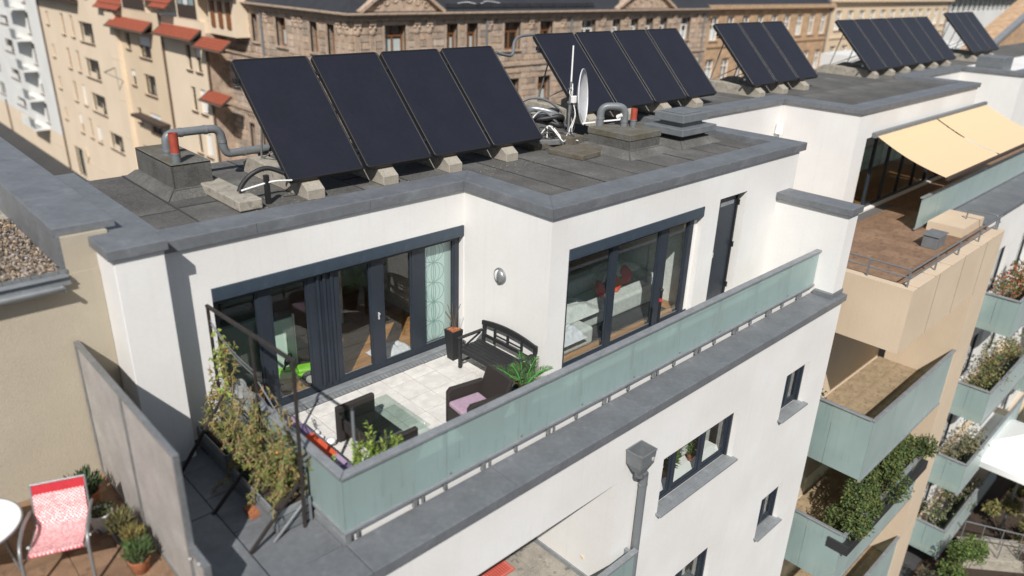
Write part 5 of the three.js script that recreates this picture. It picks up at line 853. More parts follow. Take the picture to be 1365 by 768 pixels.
// ---------------------------------------------------------------- sandstone building
{
  const s = thing('sandstone_building', 'old sandstone building with carved pediments and brown windows behind the roof', 'building');
  const fx = facX(-23.55), fz = facZ(12.5), top = 1.25, bot = GY;
  reseed(101);
  // openings on the front (local x = world x)
  const fr = []; const rowY = [[-0.62, 0.95], [-4.0, -2.3], [-7.4, -5.7], [-10.8, -9.1]];
  const fxs = [[14.5, 15.85], [18.6, 19.4], [20.05, 20.9], [22.95, 24.3], [25.95, 27.1]], rxs = [[29.8, 31.2], [32.9, 33.8], [34.9, 35.8], [36.6, 37.5], [38.3, 39.2], [40.9, 42.2]];
  for (const [y0, y1] of rowY) { for (const [a, b] of fxs) fr.push([a, b, y0, y1, 0]); for (const [a, b] of rxs) fr.push([a, b, y0, y1, 1]); }
  const lz = []; for (const [y0, y1] of rowY) for (const [a, b] of [[-36.0, -35.2], [-34.3, -33.5], [-31.3, -30.1], [-27.5, -26.7], [-25.75, -25.0]]) lz.push([a, b, y0, y1, 0]);
  facWall('wall', fx, 12.51, 44.6, bot, top, fr, M.sandjoint, s); facWall('wall', fz, -38.4, -23.56, bot, top, lz, M.sandjoint, s);
  for (const h of fr.filter(h => h[2] > -8)) facWin(fx, h, s, { frame: h[4] ? M.whitepaint : M.brownwood, rec: 0.3, cols: h[1] - h[0] > 1.2 ? 2 : 2, transom: 0.66, curtain: rnd() < 0.55, sillMat: M.sandplain, fw: 0.09 });
  for (const h of lz.filter(h => h[2] > -10)) facWin(fz, h, s, { frame: M.brownwood, rec: 0.3, cols: 2, transom: 0.66, curtain: rnd() < 0.5, sillMat: M.sandplain, fw: 0.09 });
  // stone blocks, laid in courses round the openings
  const blocks = [];
  const lay = (m, x0, x1, y0, y1, holes, sign) => {
    let c = 0;
    for (let y = y1; y > y0; y -= 0.36, c++) {
      const ya = y - 0.352, yb = y; let iv = [[x0, x1]];
      for (const h of holes) if (h[2] - 0.02 < yb && h[3] + 0.22 > ya) { const nx = []; for (const [a, b] of iv) { const l = h[0] - 0.16, r = h[1] + 0.16; if (r <= a || l >= b) nx.push([a, b]); else { if (l > a) nx.push([a, l]); if (r < b) nx.push([r, b]); } } iv = nx; }
      for (const [a, b] of iv) { let x = a; while (x < b - 0.01) { let w = rr(0.42, 0.85); if (b - (x + w) < 0.3) w = b - x; const g = slab(x + 0.016, x + w - 0.016, -0.02, 0.05 + rr(0, 0.03), -yb, -ya - 0.024, 0.016).rotateX(Math.PI / 2); const k = rr(0.66, 1.1), n = g.attributes.position.count, col = new Float32Array(n * 3), wr = rr(0.92, 1.06); for (let i = 0; i < n; i++) { col[3 * i] = k * wr; col[3 * i + 1] = k; col[3 * i + 2] = k / wr; } g.setAttribute('color', new THREE.BufferAttribute(col, 3)); const gb = bake(m, g); gb.userData.d = Math.hypot((sign ? 12.5 : (x + w / 2)) + 8.7, (sign ? (x + w / 2) : -23.55) - 10.3) + (ya < -3.5 && !sign ? 30 : 0); blocks.push(gb); x += w; } }
    }
  };
  lay(fx, 12.5, 44.6, -5.2, top - 0.02, fr, 0); lay(fz, -38.4, -23.53, -9, top - 0.02, lz, 1);
  blocks.sort((a, b) => a.userData.d - b.userData.d);
  for (const g of blocks.slice(0, 300)) P('stone_block', g, M.sand, s);
  P('stone_courses', mergeGeometries(blocks.slice(300)), M.sand, s).userData.kind = 'stuff';
  // window surrounds
  for (const [m, hs] of [[fx, fr], [fz, lz]]) for (const h of hs.filter(h => h[2] > -8)) P('window_surround', bake(m, merge([box(h[0] - 0.155, h[0], h[2] - 0.1, h[3], -0.1, 0.07), box(h[1], h[1] + 0.155, h[2] - 0.1, h[3], -0.1, 0.07), box(h[0] - 0.155, h[1] + 0.155, h[3], h[3] + 0.22, -0.1, 0.08)])), M.sandplain, s);
  // string courses and cornice
  for (const y of [-1.55, -4.95]) { P('string_course', bake(fx, box(12.35, 44.6, y, y + 0.2, -0.1, 0.16)), M.sandplain, s); P('string_course', bake(fz, box(-38.4, -23.71, y, y + 0.2, -0.1, 0.16)), M.sandplain, s); }
  for (const [y0, y1, d] of [[1.2, 1.38, 0.18], [1.381, 1.5, 0.34], [1.501, 1.58, 0.5]]) { P('cornice', bake(fx, box(12.5 - d, 44.6, y0, y1, -0.2, d)), M.sandplain, s); P('cornice', bake(fz, box(-38.4, -23.55 - 0.21, y0, y1, -0.2, d)), M.sandplain, s); }
  // carved pilasters between windows
  const pil = (m, x) => { const g = [box(x - 0.2, x + 0.2, 0.98, 1.12, 0, 0.16), box(x - 0.26, x + 0.26, 1.12, 1.19, 0, 0.2)]; for (let k = -1; k <= 1; k++) g.push(rbox(x + k * 0.13 - 0.04, x + k * 0.13 + 0.04, -0.9 - (k === 0 ? 0.4 : 0), 0.45, 0.03, 0.1, 0.02)); g.push(wuv(new THREE.IcosahedronGeometry(0.2, 1).scale(1, 1.1, 0.5).translate(x, 0.66, 0.06)), wuv(new THREE.IcosahedronGeometry(0.09, 1).translate(x - 0.14, 0.86, 0.1)), wuv(new THREE.IcosahedronGeometry(0.09, 1).translate(x + 0.14, 0.86, 0.1))); P('pilaster', bake(m, merge(g)), M.sandplain, s); };
  for (const x of [12.85, 13.75, 16.55, 17.4, 21.75, 25.15, 28.0, 31.9, 34.35, 36.2, 37.9, 40.05, 43.2]) pil(fx, x);
  for (const x of [-32.4, -29.0, -28.4, -24.5, -23.85]) pil(fz, x);
  // pediments with relief scrolls
  const pedi = (m, a, b, h) => { const c = (a + b) / 2; const p = P('pediment', bake(m, plate([[a, 1.581], [b, 1.581], [c, 1.581 + h]], -0.5, 0.1)), M.sandplain, s);
    P('raking_cornice', bake(m, merge([bar([a - 0.2, 1.6, 0.18], [c, 1.62 + h, 0.18], 0.34, 0.18), bar([b + 0.2, 1.6, 0.18], [c, 1.62 + h, 0.18], 0.34, 0.18)])), M.sandplain, p);
    const sc = []; for (const sg of [-1, 1]) for (let k = 0; k < 3; k++) { const pts = [], r0 = 0.34 - k * 0.07, cx = c + sg * (0.5 + k * 0.55) * (b - a) / 5.2, cy = 1.6 + h * (0.36 - k * 0.09); for (let i = 0; i < 16; i++) { const t = i / 15 * 7; pts.push([cx + sg * Math.cos(t) * r0 * (1 - i / 20), cy + Math.sin(t) * r0 * (1 - i / 20), 0.11]); } sc.push(tube(pts, 0.045, 40, 6)); } sc.push(wuv(new THREE.IcosahedronGeometry(0.3, 1).scale(1, 1, 0.4).translate(c, 1.6 + h * 0.5, 0.1)));
    P('relief', bake(m, merge(sc)), M.sandplain, p); };
  pedi(fx, 13.1, 18.1, 1.75); pedi(fx, 33.2, 39.6, 1.7);
  // slate roofs behind the cornice
  const roof = (pts, mat = M.slate) => { const g = new THREE.BufferGeometry(), o = []; for (let i = 1; i < pts.length - 1; i++) o.push(...pts[0], ...pts[i], ...pts[i + 1]); g.setAttribute('position', new THREE.Float32BufferAttribute(o, 3)); g.computeVertexNormals(); return wuv(g); };
  P('roof', roof([[12.3, 1.6, -23.4], [44.6, 1.6, -23.4], [44.6, 5.5, -28.5], [17, 5.5, -28.5]]), M.slate, s);
  P('roof', roof([[12.3, 1.6, -38.4], [12.3, 1.6, -23.4], [17, 5.5, -28.5], [17, 5.5, -38.4]]), M.slate, s);
  P('snow_guard', merge([bar([18.6, 1.95, -23.65], [31, 1.95, -23.65], 0.05), bar([18.6, 1.78, -23.55], [31, 1.78, -23.55], 0.05), ...Array.from({ length: 12 }, (_, i) => bar([18.8 + i * 1.05, 1.62, -23.5], [18.8 + i * 1.05, 2.0, -23.65], 0.04))]), M.black, s);
  drain(fx, 21.5, -6, 1.2, s, M.pipe); drain(fx, 28.75, -6, 1.2, s, M.pipe); drain(fx, 43.9, -6, 1.2, s, M.pipe); drain(fz, -32.9, -9, 1.2, s, M.pipe);
  const wb = thing('roof_cable', 'loose white cable lying on the slate roof', 'cable'); P('cable', tube([[19.6, 2.0, -23.75], [20.4, 2.05, -23.85], [21.1, 1.95, -23.7], [21.9, 2.1, -23.9], [22.8, 2.0, -23.8]], 0.018, 50, 6), M.whiteplastic, wb);
}
// neighbours along the same line to the right: two plain ones with window grids
{
  const plain = (name, label, x0, x1, z, top, mat, cols, w, rows, opts, roofMat) => {
    const s = thing(name, label, 'building'), m = facX(z), hs = [], pitch = (x1 - x0) / cols;
    for (let i = 0; i < cols; i++) for (const [y0, y1] of rows) hs.push([x0 + (i + 0.5) * pitch - w / 2, x0 + (i + 0.5) * pitch + w / 2, y0, y1]);
    facWall('wall', m, x0, x1, GY, top, hs, mat, s); hs.forEach((h, i) => { facWin(m, h, s, { rec: 0.15, ...opts, curtain: hash(i, 3, 7) < 0.4 }); });
    P('cornice', bake(m, box(x0 - 0.1, x1 + 0.1, top, top + 0.3, -0.4, 0.4)), mat, s);
    const g = new THREE.BufferGeometry(); g.setAttribute('position', new THREE.Float32BufferAttribute([x0, top + 0.3, z, x1, top + 0.3, z, x1, top + 4, z - 6, x0, top + 0.3, z, x1, top + 4, z - 6, x0, top + 4, z - 6], 3)); g.computeVertexNormals(); P('roof', wuv(g), roofMat, s);
    P('side_wall', box(x0, x0 + 0.3, GY, top, z - 12, z - 0.41), mat, s); drain(m, x1 - 0.3, -8, top, s, M.pipe);
    for (let k = 0; k < 3; k++) P('string_course', bake(m, box(x0, x1, -1.4 - k * 3.3, -1.25 - k * 3.3, 0, 0.1)), mat, s);
    return s;
  };
  plain('apartment_house', 'warm orange sandstone house with white windows right of the old building', 44.7, 66, -23.7, 1.5, M.sandwarm, 9, 1.15, [[-0.85, 0.95], [-4.1, -2.3], [-7.4, -5.6]], { frame: M.whitepaint, cols: 2, transom: 0.66, sillMat: M.sandplain }, M.slate);
  plain('apartment_house', 'pale sandstone house with paired white windows further along the row', 66.2, 98, -23.5, 2.0, M.cream2, 12, 1.3, [[-0.6, 1.2], [-3.9, -2.1], [-7.2, -5.4]], { frame: M.whitepaint, cols: 2, transom: 0.66, sillMat: M.sandplain }, M.slate);
  // white modern building at the far end
  const wbd = thing('office_building', 'white modern building with banded glazing at the far end of the row', 'building'), m = facX(-30);
  P('wall', box(92, 190, GY, 0.2, -60, -30), M.farwhite, wbd); P('glass_band', bake(m, box(92.5, 189, 0.201, 2.4, -0.32, -0.3)), M.glass, wbd); P('inner_wall', bake(m, box(92.5, 189, 0.201, 2.4, -5, -4.9)), M.roomwall, wbd); P('inner_floor', bake(m, box(92.5, 189, 0.201, 0.21, -4.89, -0.33)), M.greytile, wbd);
  P('wall', box(91, 191, 2.401, 3.3, -60, -29), M.farwhite, wbd);
  for (let i = 0; i < 40; i++) P('mullion', box(93 + i * 2.4, 93.3 + i * 2.4, 0.201, 2.4, -30.25, -30.05), M.farwhite, wbd);
  P('upper_floor', box(100, 189, 3.301, 7, -60, -36), M.farwhite, wbd); for (let i = 0; i < 30; i++) P('window', box(101 + i * 2.8, 103.2 + i * 2.8, 3.9, 6, -35.999, -35.9), M.frosted, wbd);
  // brown gabled roof beside it
  const gb = thing('gabled_house', 'house with large brown tiled roof and pale gable edge at the far right', 'house');
  P('roof', wuv(plate([[0, 0], [30, -0.6], [30, 4.2], [21, 6.2]], -1.5, 0).translate(50.2, -0.7, -6)), M.sandwarm, gb); P('wall', box(52, 80, GY, -1.5, -17.5, -6.5), M.farwhite, gb);
  P('verge', bar([49.9, -0.75, -5.85], [71.2, 5.55, -5.85], 0.4, 0.3), M.zincpale, gb);
}
// ---------------------------------------------------------------- cream apartment building along the street
{
  const s = thing('cream_apartment_building', 'cream rendered apartment building with red tiled canopies along the street', 'building'), fz = facZ(11.3);
  const st = [-1.1, -4.1, -7.1, -10.1];
  // far bay, windows by column; openings [z0,z1,y0,y1,kind]
  const A = [], B = [];
  for (const y of st) { A.push([-75.2, -74.4, y - 1.3, y - 0.1, 0]); A.push([-70.4, -69.5, y - 1.85, y, 1]); A.push([-67.5, -66.7, y - 1.85, y, 1]); }
  for (const y of st.slice(0, 3)) A.push([-65.1, -61.3, y - 2.0, y - 0.35, 2]);
  A.push([-65.3, -64.2, -12.0, -10.5, 1], [-61.8, -58.4, -11.9, -10.4, 2], [-74.6, -71.6, -16.95, -13.9, 3]);
  facWall('wall', fz, -77, -56.4, GY, 0.2, A, M.cream, s); 
  for (const h of A) { const k = h[4]; const w = facWin(fz, h, s, { rec: 0.15, cols: k === 2 ? 4 : 1, frame: k === 2 ? M.darkwood : k === 3 ? M.darkwood : M.brownwood, shutter: k === 1 && hash(h[0] * 10 | 0, h[2] * 10 | 0, 5) < 0.4 ? rr(0.4, 1) * 0.98 : 0, sill: k !== 3, fw: 0.09, curtain: false });
    if (k === 2) P('parapet_panel', bake(fz, box(h[0] + 1.05, h[1] - 1.05, h[2] - 0.02, h[2] + 0.55, -0.02, 0.03)), M.cream, w); }
  drain(fz, -77, GY, 0.2, s); 
  for (let k = 0; k < 4; k++) P('wall_panel', bake(fz, box(-70.5 + k * 3.6, -68.2 + k * 3.6, -14.9, -14.82, 0, 0.03)), M.cream2, s);
  P('sign_board', bake(fz, new THREE.BoxGeometry(1.1, 1.1, 0.06).rotateZ(Math.PI / 4).translate(-70.2, -14.2, 0.05)), M.cream2, s);
  // projecting bay edge
  P('bay', bake(fz, box(-56.399, -54.6, GY, -0.2, -0.4, 0.35)), M.cream, s);
  for (const y of [-3.7, -6.9, -10]) P('bay_joint', bake(fz, box(-56.4, -54.6, y, y + 0.06, 0.351, 0.37)), M.cream2, s);
  const lampArm = P('wall_bracket', bake(fz, merge([bar([-56, -4.4, 0.35], [-54.5, -4.5, 1.6], 0.08), bar([-54.6, -4.5, 1.6], [-54.5, -5.2, 0.4], 0.06)])), M.pipe, s);
  // near bays
  for (const y of [-1.5, -4.2, -7.1, -10.1]) { B.push([-53.4, -52.5, y - 1.2, y - 0.02, 1], [-50.7, -48.4, y - 1.55, y - 0.05, 4], [-41.9, -41.1, y - 1.5, y + 0.1, 1], [-40.4, -39.5, y - 1.5, y + 0.1, 5]); }
  facWall('wall', fz, -54.6, -45.6, GY, 0.2, B.filter(h => h[1] < -46), M.cream2, s); facWall('wall', fz, -45.599, -38.42, GY, 0.2, B.filter(h => h[0] > -45), M.cream, s);
  for (const h of B) facWin(fz, h, s, { rec: 0.15, cols: h[4] === 4 ? 2 : 1, frame: M.darkwood, fw: 0.1, shutter: h[4] === 5 && h[2] < -4 ? 0.95 : (h[4] >= 4 || h[2] < -4) && hash(h[0] * 7 | 0, h[2] * 9 | 0, 8) < 0.6 ? 0.42 : 0 });
  drain(fz, -45.6, -7.7, 0.3, s); drain(fz, -38.3, GY, -1, s);
  P('entrance_canopy', bake(fz, merge([box(-52.6, -46.6, -7.55, -7.45, 0, 0.8), box(-52.6, -46.6, -7.65, -7.55, 0.7, 0.8)])), M.darkwood, s);
  
  // tiled canopies: ridged courses of tile
  const canopy = (a, b, yl, yh, d0) => { const gs = [], n = Math.round((b - a) / 0.24); for (let r = 0; r < 4; r++) for (let i = 0; i < n; i++) { const x = a + (b - a) * (i + 0.5) / n, t0 = r / 4, t1 = (r + 1) / 4 + 0.03; gs.push(bar([x, yl + (yh - yl) * t0 + 0.05, d0 * (1 - t0)], [x, yl + (yh - yl) * t1 + 0.02, d0 * (1 - t1)], (b - a) / n * 0.94, 0.05)); }
    const c = P('tiled_canopy', bake(fz, merge([box(a, b, yl - 0.06, yl - 0.01, 0, d0 * 0.98), ...[0]].slice(0, 1))), M.darkwood, s); const tl = P('roof_tiles', bake(fz, merge(gs)), M.rooftile, c); tl.userData.kind = 'stuff';
    P('gutter', bake(fz, bar([a - 0.05, yl - 0.02, d0 + 0.08], [b + 0.05, yl - 0.02, d0 + 0.08], 0.14, 0.14, true)), M.pipebrown, c); P('verge', bake(fz, merge([bar([a - 0.05, yl, d0], [a - 0.05, yh, 0], 0.1, 0.12), bar([b + 0.05, yl, d0], [b + 0.05, yh, 0], 0.1, 0.12)])), M.darkwood, c); };
  canopy(-55.2, -47.4, -1.1, -0.45, 0.75); canopy(-45.3, -39.0, -0.95, -0.35, 0.75); canopy(-38.7, -34.8, -1.25, -0.7, 0.7); canopy(-38.7, -35.6, -4.5, -4.0, 0.7); P('end_wall', box(11.31, 14, GY, -0.46, -38.41, -38.3), M.sandplain, s);
  // dormers behind the canopies with dark glazing
  const dorm = (a, b, y0, y1) => { const d = P('dormer', bake(fz, box(a, b, y0, y1, -3, 0.02)), M.cream, s); P('dormer_window', bake(fz, box(a + 0.3, b - 0.3, y0 + 0.1, y1 - 0.3, 0.021, 0.06)), M.darkwood, d); for (let i = 0; i < 3; i++) P('pane', bake(fz, box(a + 0.5 + i * (b - a - 0.8) / 3, a + 0.3 + (i + 1) * (b - a - 0.8) / 3, y0 + 0.9, y1 - 0.5, 0.061, 0.075)), i % 2 ? M.curtain : M.frosted, d); };
  dorm(-53, -48, 0.201, 2.6); dorm(-42.5, -39, 0.201, 3);
  const rt = (a, b, y0, y1, d0, d1) => { const gs = [], n = Math.round((b - a) / 0.3); for (let r = 0; r < 6; r++) for (let i = 0; i < n; i++) { const x = a + (b - a) * (i + 0.5) / n; gs.push(bar([x, y0 + (y1 - y0) * r / 6 + 0.05, d0 + (d1 - d0) * r / 6], [x, y0 + (y1 - y0) * (r + 1) / 6, d0 + (d1 - d0) * (r + 1.1) / 6], (b - a) / n * 0.94, 0.06)); } const m = P('roof_tiles', bake(fz, merge(gs)), M.rooftile, s); m.userData.kind = 'stuff'; };
  rt(-58.6, -53.1, 0.0, 2.2, 0.5, -1.6); rt(-47.9, -45.5, 1.0, 3, 0.4, -1.5); rt(-45.4, -42.6, 0.7, 2.5, 0.8, -1.0); rt(-77, -64, 0.25, 3, 0.6, -3); P('eaves', bake(fz, box(-77.2, -64, 0.0, 0.24, 0, 0.7)), M.darkwood, s);
  P('gable_wall', bake(fz, box(-63.9, -58.7, 0.201, 4, -3, -0.001)), M.cream, s); facWin(fz, [-62, -61.2, 0.6, 2, 0], s, { rec: -0.05, frame: M.darkwood });
  // cream slatted upper storey next to the sandstone house
  P('upper_storey', bake(fz, box(-38.3, -34.6, -0.45, 2.4, -2, -0.3)), M.cream, s); for (let i = 0; i < 3; i++) P('upper_window', bake(fz, box(-37.8 + i * 1.1, -37.3 + i * 1.1, 0.0, 1.5, -0.299, -0.22)), M.brownwood, s); P('upper_eaves', bake(fz, box(-38.6, -34.4, 1.7, 2.5, -0.29, 0.4)), M.slate, s);
}
// ---------------------------------------------------------------- white building further down the street
{
  const s = thing('white_street_building', 'white rendered building with small balconies beyond the cream one', 'building'), fz = facZ(11.3), H = [];
  for (let k = 0; k < 6; k++) { const y = 1.2 - k * 3.05; H.push([-95.6, -91.5, y - 1.7, y, 2]); H.push([-104, -101, y - 1.5, y, 1]); H.push([-83.2, -82.0, y - 2.0, y + 0.1, 1]); }
  const HH = H.filter(h => h[2] > -14);
  facWall('wall', fz, -125, -77.2, -13.6, 5, HH, M.farwhite, s); facWall('base_wall', fz, -125, -77.2, GY, -13.601, [], M.cream, s);
  for (const h of HH) { const w = facWin(fz, h, s, { rec: 0.15, cols: h[4] === 2 ? 4 : 1, frame: M.darkwood, fw: 0.09, shutter: hash(h[0] | 0, h[2] * 4 | 0, 4) < 0.3 ? 0.5 : 0 }); if (h[4] === 2) P('parapet_panel', bake(fz, box(h[0] + 1.05, h[1] - 1.05, h[2] - 0.02, h[2] + 0.6, -0.02, 0.03)), M.farwhite, w); }
  for (let k = 0; k < 5; k++) { const y = -4.6 - (k - 1) * 3.05; const b = P('balcony', bake(fz, box(-88, -82.6, y, y + 0.2, 0, 1.4)), M.farwhite, s); P('balcony_front', bake(fz, box(-88, -84.8, y + 0.201, y + 1.1, 1.3, 1.4)), M.farwhite, b); for (let i = 0; i < 8; i++) P('baluster', bake(fz, box(-84.6 + i * 0.27, -84.5 + i * 0.27, y + 0.201, y + 1.1, 1.32, 1.38)), M.zincpale, b); P('handrail', bake(fz, box(-84.8, -82.6, y + 1.101, y + 1.17, 1.3, 1.4)), M.zincpale, b); }
  drain(fz, -101.5, GY, -13, s);
  for (let k = 0; k < 5; k++) P('wall_panel', bake(fz, box(-99 + k * 4.4, -96.2 + k * 4.4, -15, -14.9, 0, 0.03)), M.cream2, s);
}

// ================================================================ NEXT UNITS TO THE RIGHT
{
  const o = thing('neighbouring_apartment_building', 'white and beige apartment building with brown tiled terrace beyond the low wall', 'building');
  const BK = -4.4, T = 0.3;
  // upper storey volumes
  P('wall', box(8.83, 13.54, -3.5, T, BK, -0.8), M.white, o);
  P('wall', plate(rect(13.55, 24.0, -3.5, T), 1.3, 1.6, 0, [rect(14.35, 23.6, -2.93, -0.5)]), M.white, o);
  P('wall', box(13.55, 13.85, -3.5, T, BK, 1.299), M.white, o); P('wall', box(23.7, 24.0, -3.5, T, BK, 1.299), M.white, o);
  P('roof_deck', box(13.851, 23.699, T - 0.2, T, BK, 1.299), M.bitumen2, o); P('roof_deck', box(13.851, 23.699, T, T + 0.01, -0.5, 1.1), M.bitumen, o);
  P('room_back', box(13.851, 23.699, -2.95, T - 0.201, -1.5, -1.4), M.roomwall, o);
  P('wall', box(24.001, 30.0, -3.5, T, BK, -0.8), M.white, o); P('wall', box(30.0, 42, -3.5, T, BK, 1.6), M.white, o); P('wall', box(42.001, 60, -3.5, T, BK, -0.8), M.white, o);
  const cop = pts => P('coping', prism(pts, T - 0.015, T + 0.15, 0.012), M.zinc, o), W = 0.5;
  const cr = (x0, x1, z0, z1) => cop([[x0, z0], [x1, z0], [x1, z1], [x0, z1]]);
  cr(8.83, 11.3, -1.3, -0.74); cr(11.31, 13.48, -1.3, -0.74); cr(13.49, 14.05, -1.3, 0.4); cr(13.49, 14.05, 0.41, 1.66); cr(14.06, 17.3, 1.1, 1.66); cr(17.31, 20.6, 1.1, 1.66); cr(20.61, 24.06, 1.1, 1.66); cr(23.5, 24.06, -1.3, 1.09); cr(24.07, 29.93, -1.3, -0.74); cr(29.94, 30.5, -1.3, 1.66); cr(30.51, 42.06, 1.1, 1.66); cr(42.07, 60, -1.3, -0.74);
  for (let x = 8.84; x < 59; x += 1.02) P('roofing_strip', slab(x, x + 1.0, T, T + 0.012, BK + 0.05, -1.31, 0.004), [M.bitumen, M.bitumen2, M.mossroof][Math.floor(hash(x * 10 | 0, 1, 2) * 2.4)], o);
  P('wall_light', wuv(new THREE.CylinderGeometry(0.09, 0.12, 0.3, 16).translate(13.3, -0.45, -0.68)), M.whitepaint, o);
  P('roof_box', rbox(30.6, 32.0, T, T + 0.62, -0.5, 0.6, 0.02), M.pipe, o);
  // dark glazing under the awning
  const gl = P('glazed_front', merge([box(14.35, 23.6, -0.6, -0.5, 1.38, 1.46), box(14.35, 23.6, -2.93, -2.85, 1.38, 1.46), ...[14.35, 15.6, 16.9, 18.3, 19.7, 21.0, 22.3, 23.52].map(x => box(x, x + 0.08, -2.85, -0.6, 1.38, 1.46))]), M.frame, o);
  for (let i = 0; i < 7; i++) { const xs = [14.35, 15.6, 16.9, 18.3, 19.7, 21.0, 22.3, 23.52]; P('pane', box(xs[i] + 0.081, xs[i + 1] - 0.001, -2.849, -0.601, 1.41, 1.415), M.glass, gl); }
  P('room_floor', box(13.86, 23.69, -3.2, -2.95, -1.39, 1.299), M.woodfloor, o);
  // terrace deck of brown tiles
  const tf = P('terrace_floor', box(9.551, 17.0, -3.3, -2.985, -0.79, 5.05), M.grout, o); reseed(201);
  for (let i = 0; i < 14; i++) for (let j = 0; j < 10; j++) { const x0 = 9.6 + i * 0.52, z0 = -0.1 + j * 0.52; if (z0 < 1.55 && x0 > 13) continue; const za = Math.max(z0, x0 > 13 ? 1.61 : -1), zb = Math.min(5.04, z0 + 0.516); if (zb - za < 0.05) continue; P('tile', slab(x0, x0 + 0.516, -2.985, -2.95 + rr(-0.002, 0.002), za, zb, 0.003), rnd() < 0.5 ? M.browntile2 : M.browntile, tf); }
  // beige parapet of the projecting balcony
  P('parapet', box(9.3, 9.55, -4.5, -2.84, 1.61, 5.3), M.tanwall, o); P('parapet', box(9.551, 16.5, -4.5, -2.84, 5.06, 5.3), M.tanwall, o); P('parapet_joint', merge([11.1, 13, 14.9].map(x => box(x, x + 0.02, -4.5, -2.83, 5.3, 5.306))), M.sandjoint, o);
  for (let i = 0; i < 6; i++) P('parapet_cap', prism([[9.6 + i * 1.15, 4.95], [9.6 + i * 1.15 + 1.05, 4.95], [9.6 + i * 1.15 + 1.05, 5.32], [9.6 + i * 1.15, 5.32]], -2.84, -2.80, 0.008), M.tanwall, o);
  P('balcony_slab', box(9.551, 16.5, -4.4, -3.301, 1.61, 5.05), M.tanwall, o);
  P('low_planter', box(15.0, 16.9, -2.95, -2.68, 3.62, 4.6), M.tanwall, o);
  P('pier', box(14.95, 16.5, GY, -4.501, 3.4, 5.3), M.tanwall, o);
  P('balcony_back_wall', box(8.37, 14.949, GY, -4.41, 2.9, 3.2), M.tanwall, o);
  for (const [y, i] of [[-7.4, 0], [-10.95, 1], [-14.4, 2]]) {
    P('balcony_slab', box(9.08, 14.949, y - 0.25, y, 3.201, 5.2), M.tanwall, o);
    for (let a = 0; a < 10; a++) for (let b = 0; b < 3; b++) P('tile', slab(9.15 + a * 0.58, 9.15 + a * 0.58 + 0.572, y, y + 0.03, 3.25 + b * 0.62, 3.25 + b * 0.62 + 0.612, 0.003), M.sandtile, o);
  }
  // inner ledge of the terrace beyond
  P('ledge_coping', prism([[14.6, 3.5], [19.5, 3.5], [19.5, 4.66], [14.6, 4.66]].map(([x, z]) => [x + 2.4, z]), -3.06, -2.9, 0.012), M.zinc, o); P('ledge_coping', prism([[21.91, 3.5], [30, 3.5], [30, 4.66], [21.91, 4.66]], -3.06, -2.9, 0.012), M.zinc, o);
  P('terrace_floor', box(17.001, 45, -3.3, -2.97, 1.61, 3.6), M.browntile, o);
  // facade with balconies further right
  const hs = []; for (const y of [-4.5, -7.9, -11.2, -14.5]) for (const x of [20, 23, 27, 31, 35]) hs.push([x, x + 1.6, y - 1.9, y]);
  P('facade', plate(rect(16.51, 48, GY, -3.061), 4.3, 4.6, 0, hs.map(h => rect(...h))), M.white, o);
  hs.forEach(h => { const w = P('window', merge([box(h[0], h[0] + 0.08, h[2], h[3], 4.4, 4.46), box(h[1] - 0.08, h[1], h[2], h[3], 4.4, 4.46), box(h[0] + 0.08, h[1] - 0.08, h[3] - 0.08, h[3], 4.4, 4.46), box(h[0] + 0.08, h[1] - 0.08, h[2], h[2] + 0.08, 4.4, 4.46)]), M.frame, o); P('pane', box(h[0] + 0.08, h[1] - 0.08, h[2] + 0.08, h[3] - 0.08, 4.42, 4.425), M.glass, w); const a = h[0] - 0.3, b = h[1] + 0.3, c = h[2] - 0.1, e = h[3] + 0.3; P('room', merge([box(a, b, c, e, 1.75, 1.8), box(a - 0.05, a, c, e, 1.8, 4.29), box(b, b + 0.05, c, e, 1.8, 4.29), box(a, b, c - 0.05, c, 1.8, 4.29), box(a, b, e, e + 0.05, 1.8, 4.29)]), M.farroom, w); });
  for (const y of [-6.6, -9.95, -12.95, -15.95]) for (const x of [18.6, 29]) P('balcony_slab', box(x, x + 7.4, y - 0.2, y, 4.601, 5.88), M.tanwall, o);
  P('downpipe', cyl(8.46, GY, -3.3, 3.98, 0.07), M.pipe, o);
}
// awnings
{
  const aw = (x0, x1, label) => { const a = thing('awning', label, 'awning', 'yellow awnings over the neighbouring terrace'); const pos = [], N = 10; const pt = (i, t) => [x0 + (x1 - x0) * i, -0.42 - 0.86 * t - 0.10 * Math.sin(Math.PI * t) , 1.68 + 2.2 * t]; const g = new THREE.BufferGeometry(); for (let k = 0; k < N; k++) { const A = pt(0, k / N), B = pt(1, k / N), C = pt(1, (k + 1) / N), D = pt(0, (k + 1) / N); pos.push(...A, ...D, ...C, ...A, ...C, ...B); } g.setAttribute('position', new THREE.Float32BufferAttribute(pos, 3)); g.computeVertexNormals(); P('cloth', wuv(g), M.awningcloth, a);
    P('cassette', rbox(x0 - 0.1, x1 + 0.05, -0.52, -0.34, 1.61, 1.75, 0.03, 2), M.pipe, a); P('front_bar', rbox(x0 - 0.03, x1 + 0.03, -1.36, -1.26, 3.86, 3.95, 0.02, 2), M.darkwood, a);
    for (const x of [x0 + 0.3, x1 - 0.3]) { P('arm', bar([x, -0.52, 1.72], [x + (x < (x0 + x1) / 2 ? 1.1 : -1.1), -1.12, 2.7], 0.05), M.pipe, a); P('arm', bar([x + (x < (x0 + x1) / 2 ? 1.1 : -1.1), -1.12, 2.7], [x, -1.36, 3.86], 0.05), M.pipe, a); } };
  aw(14.75, 19.72, 'yellow fabric awning at the corner of the neighbouring terrace'); aw(19.85, 25.2, 'yellow fabric awning next to the corner one, further along the wall');
}
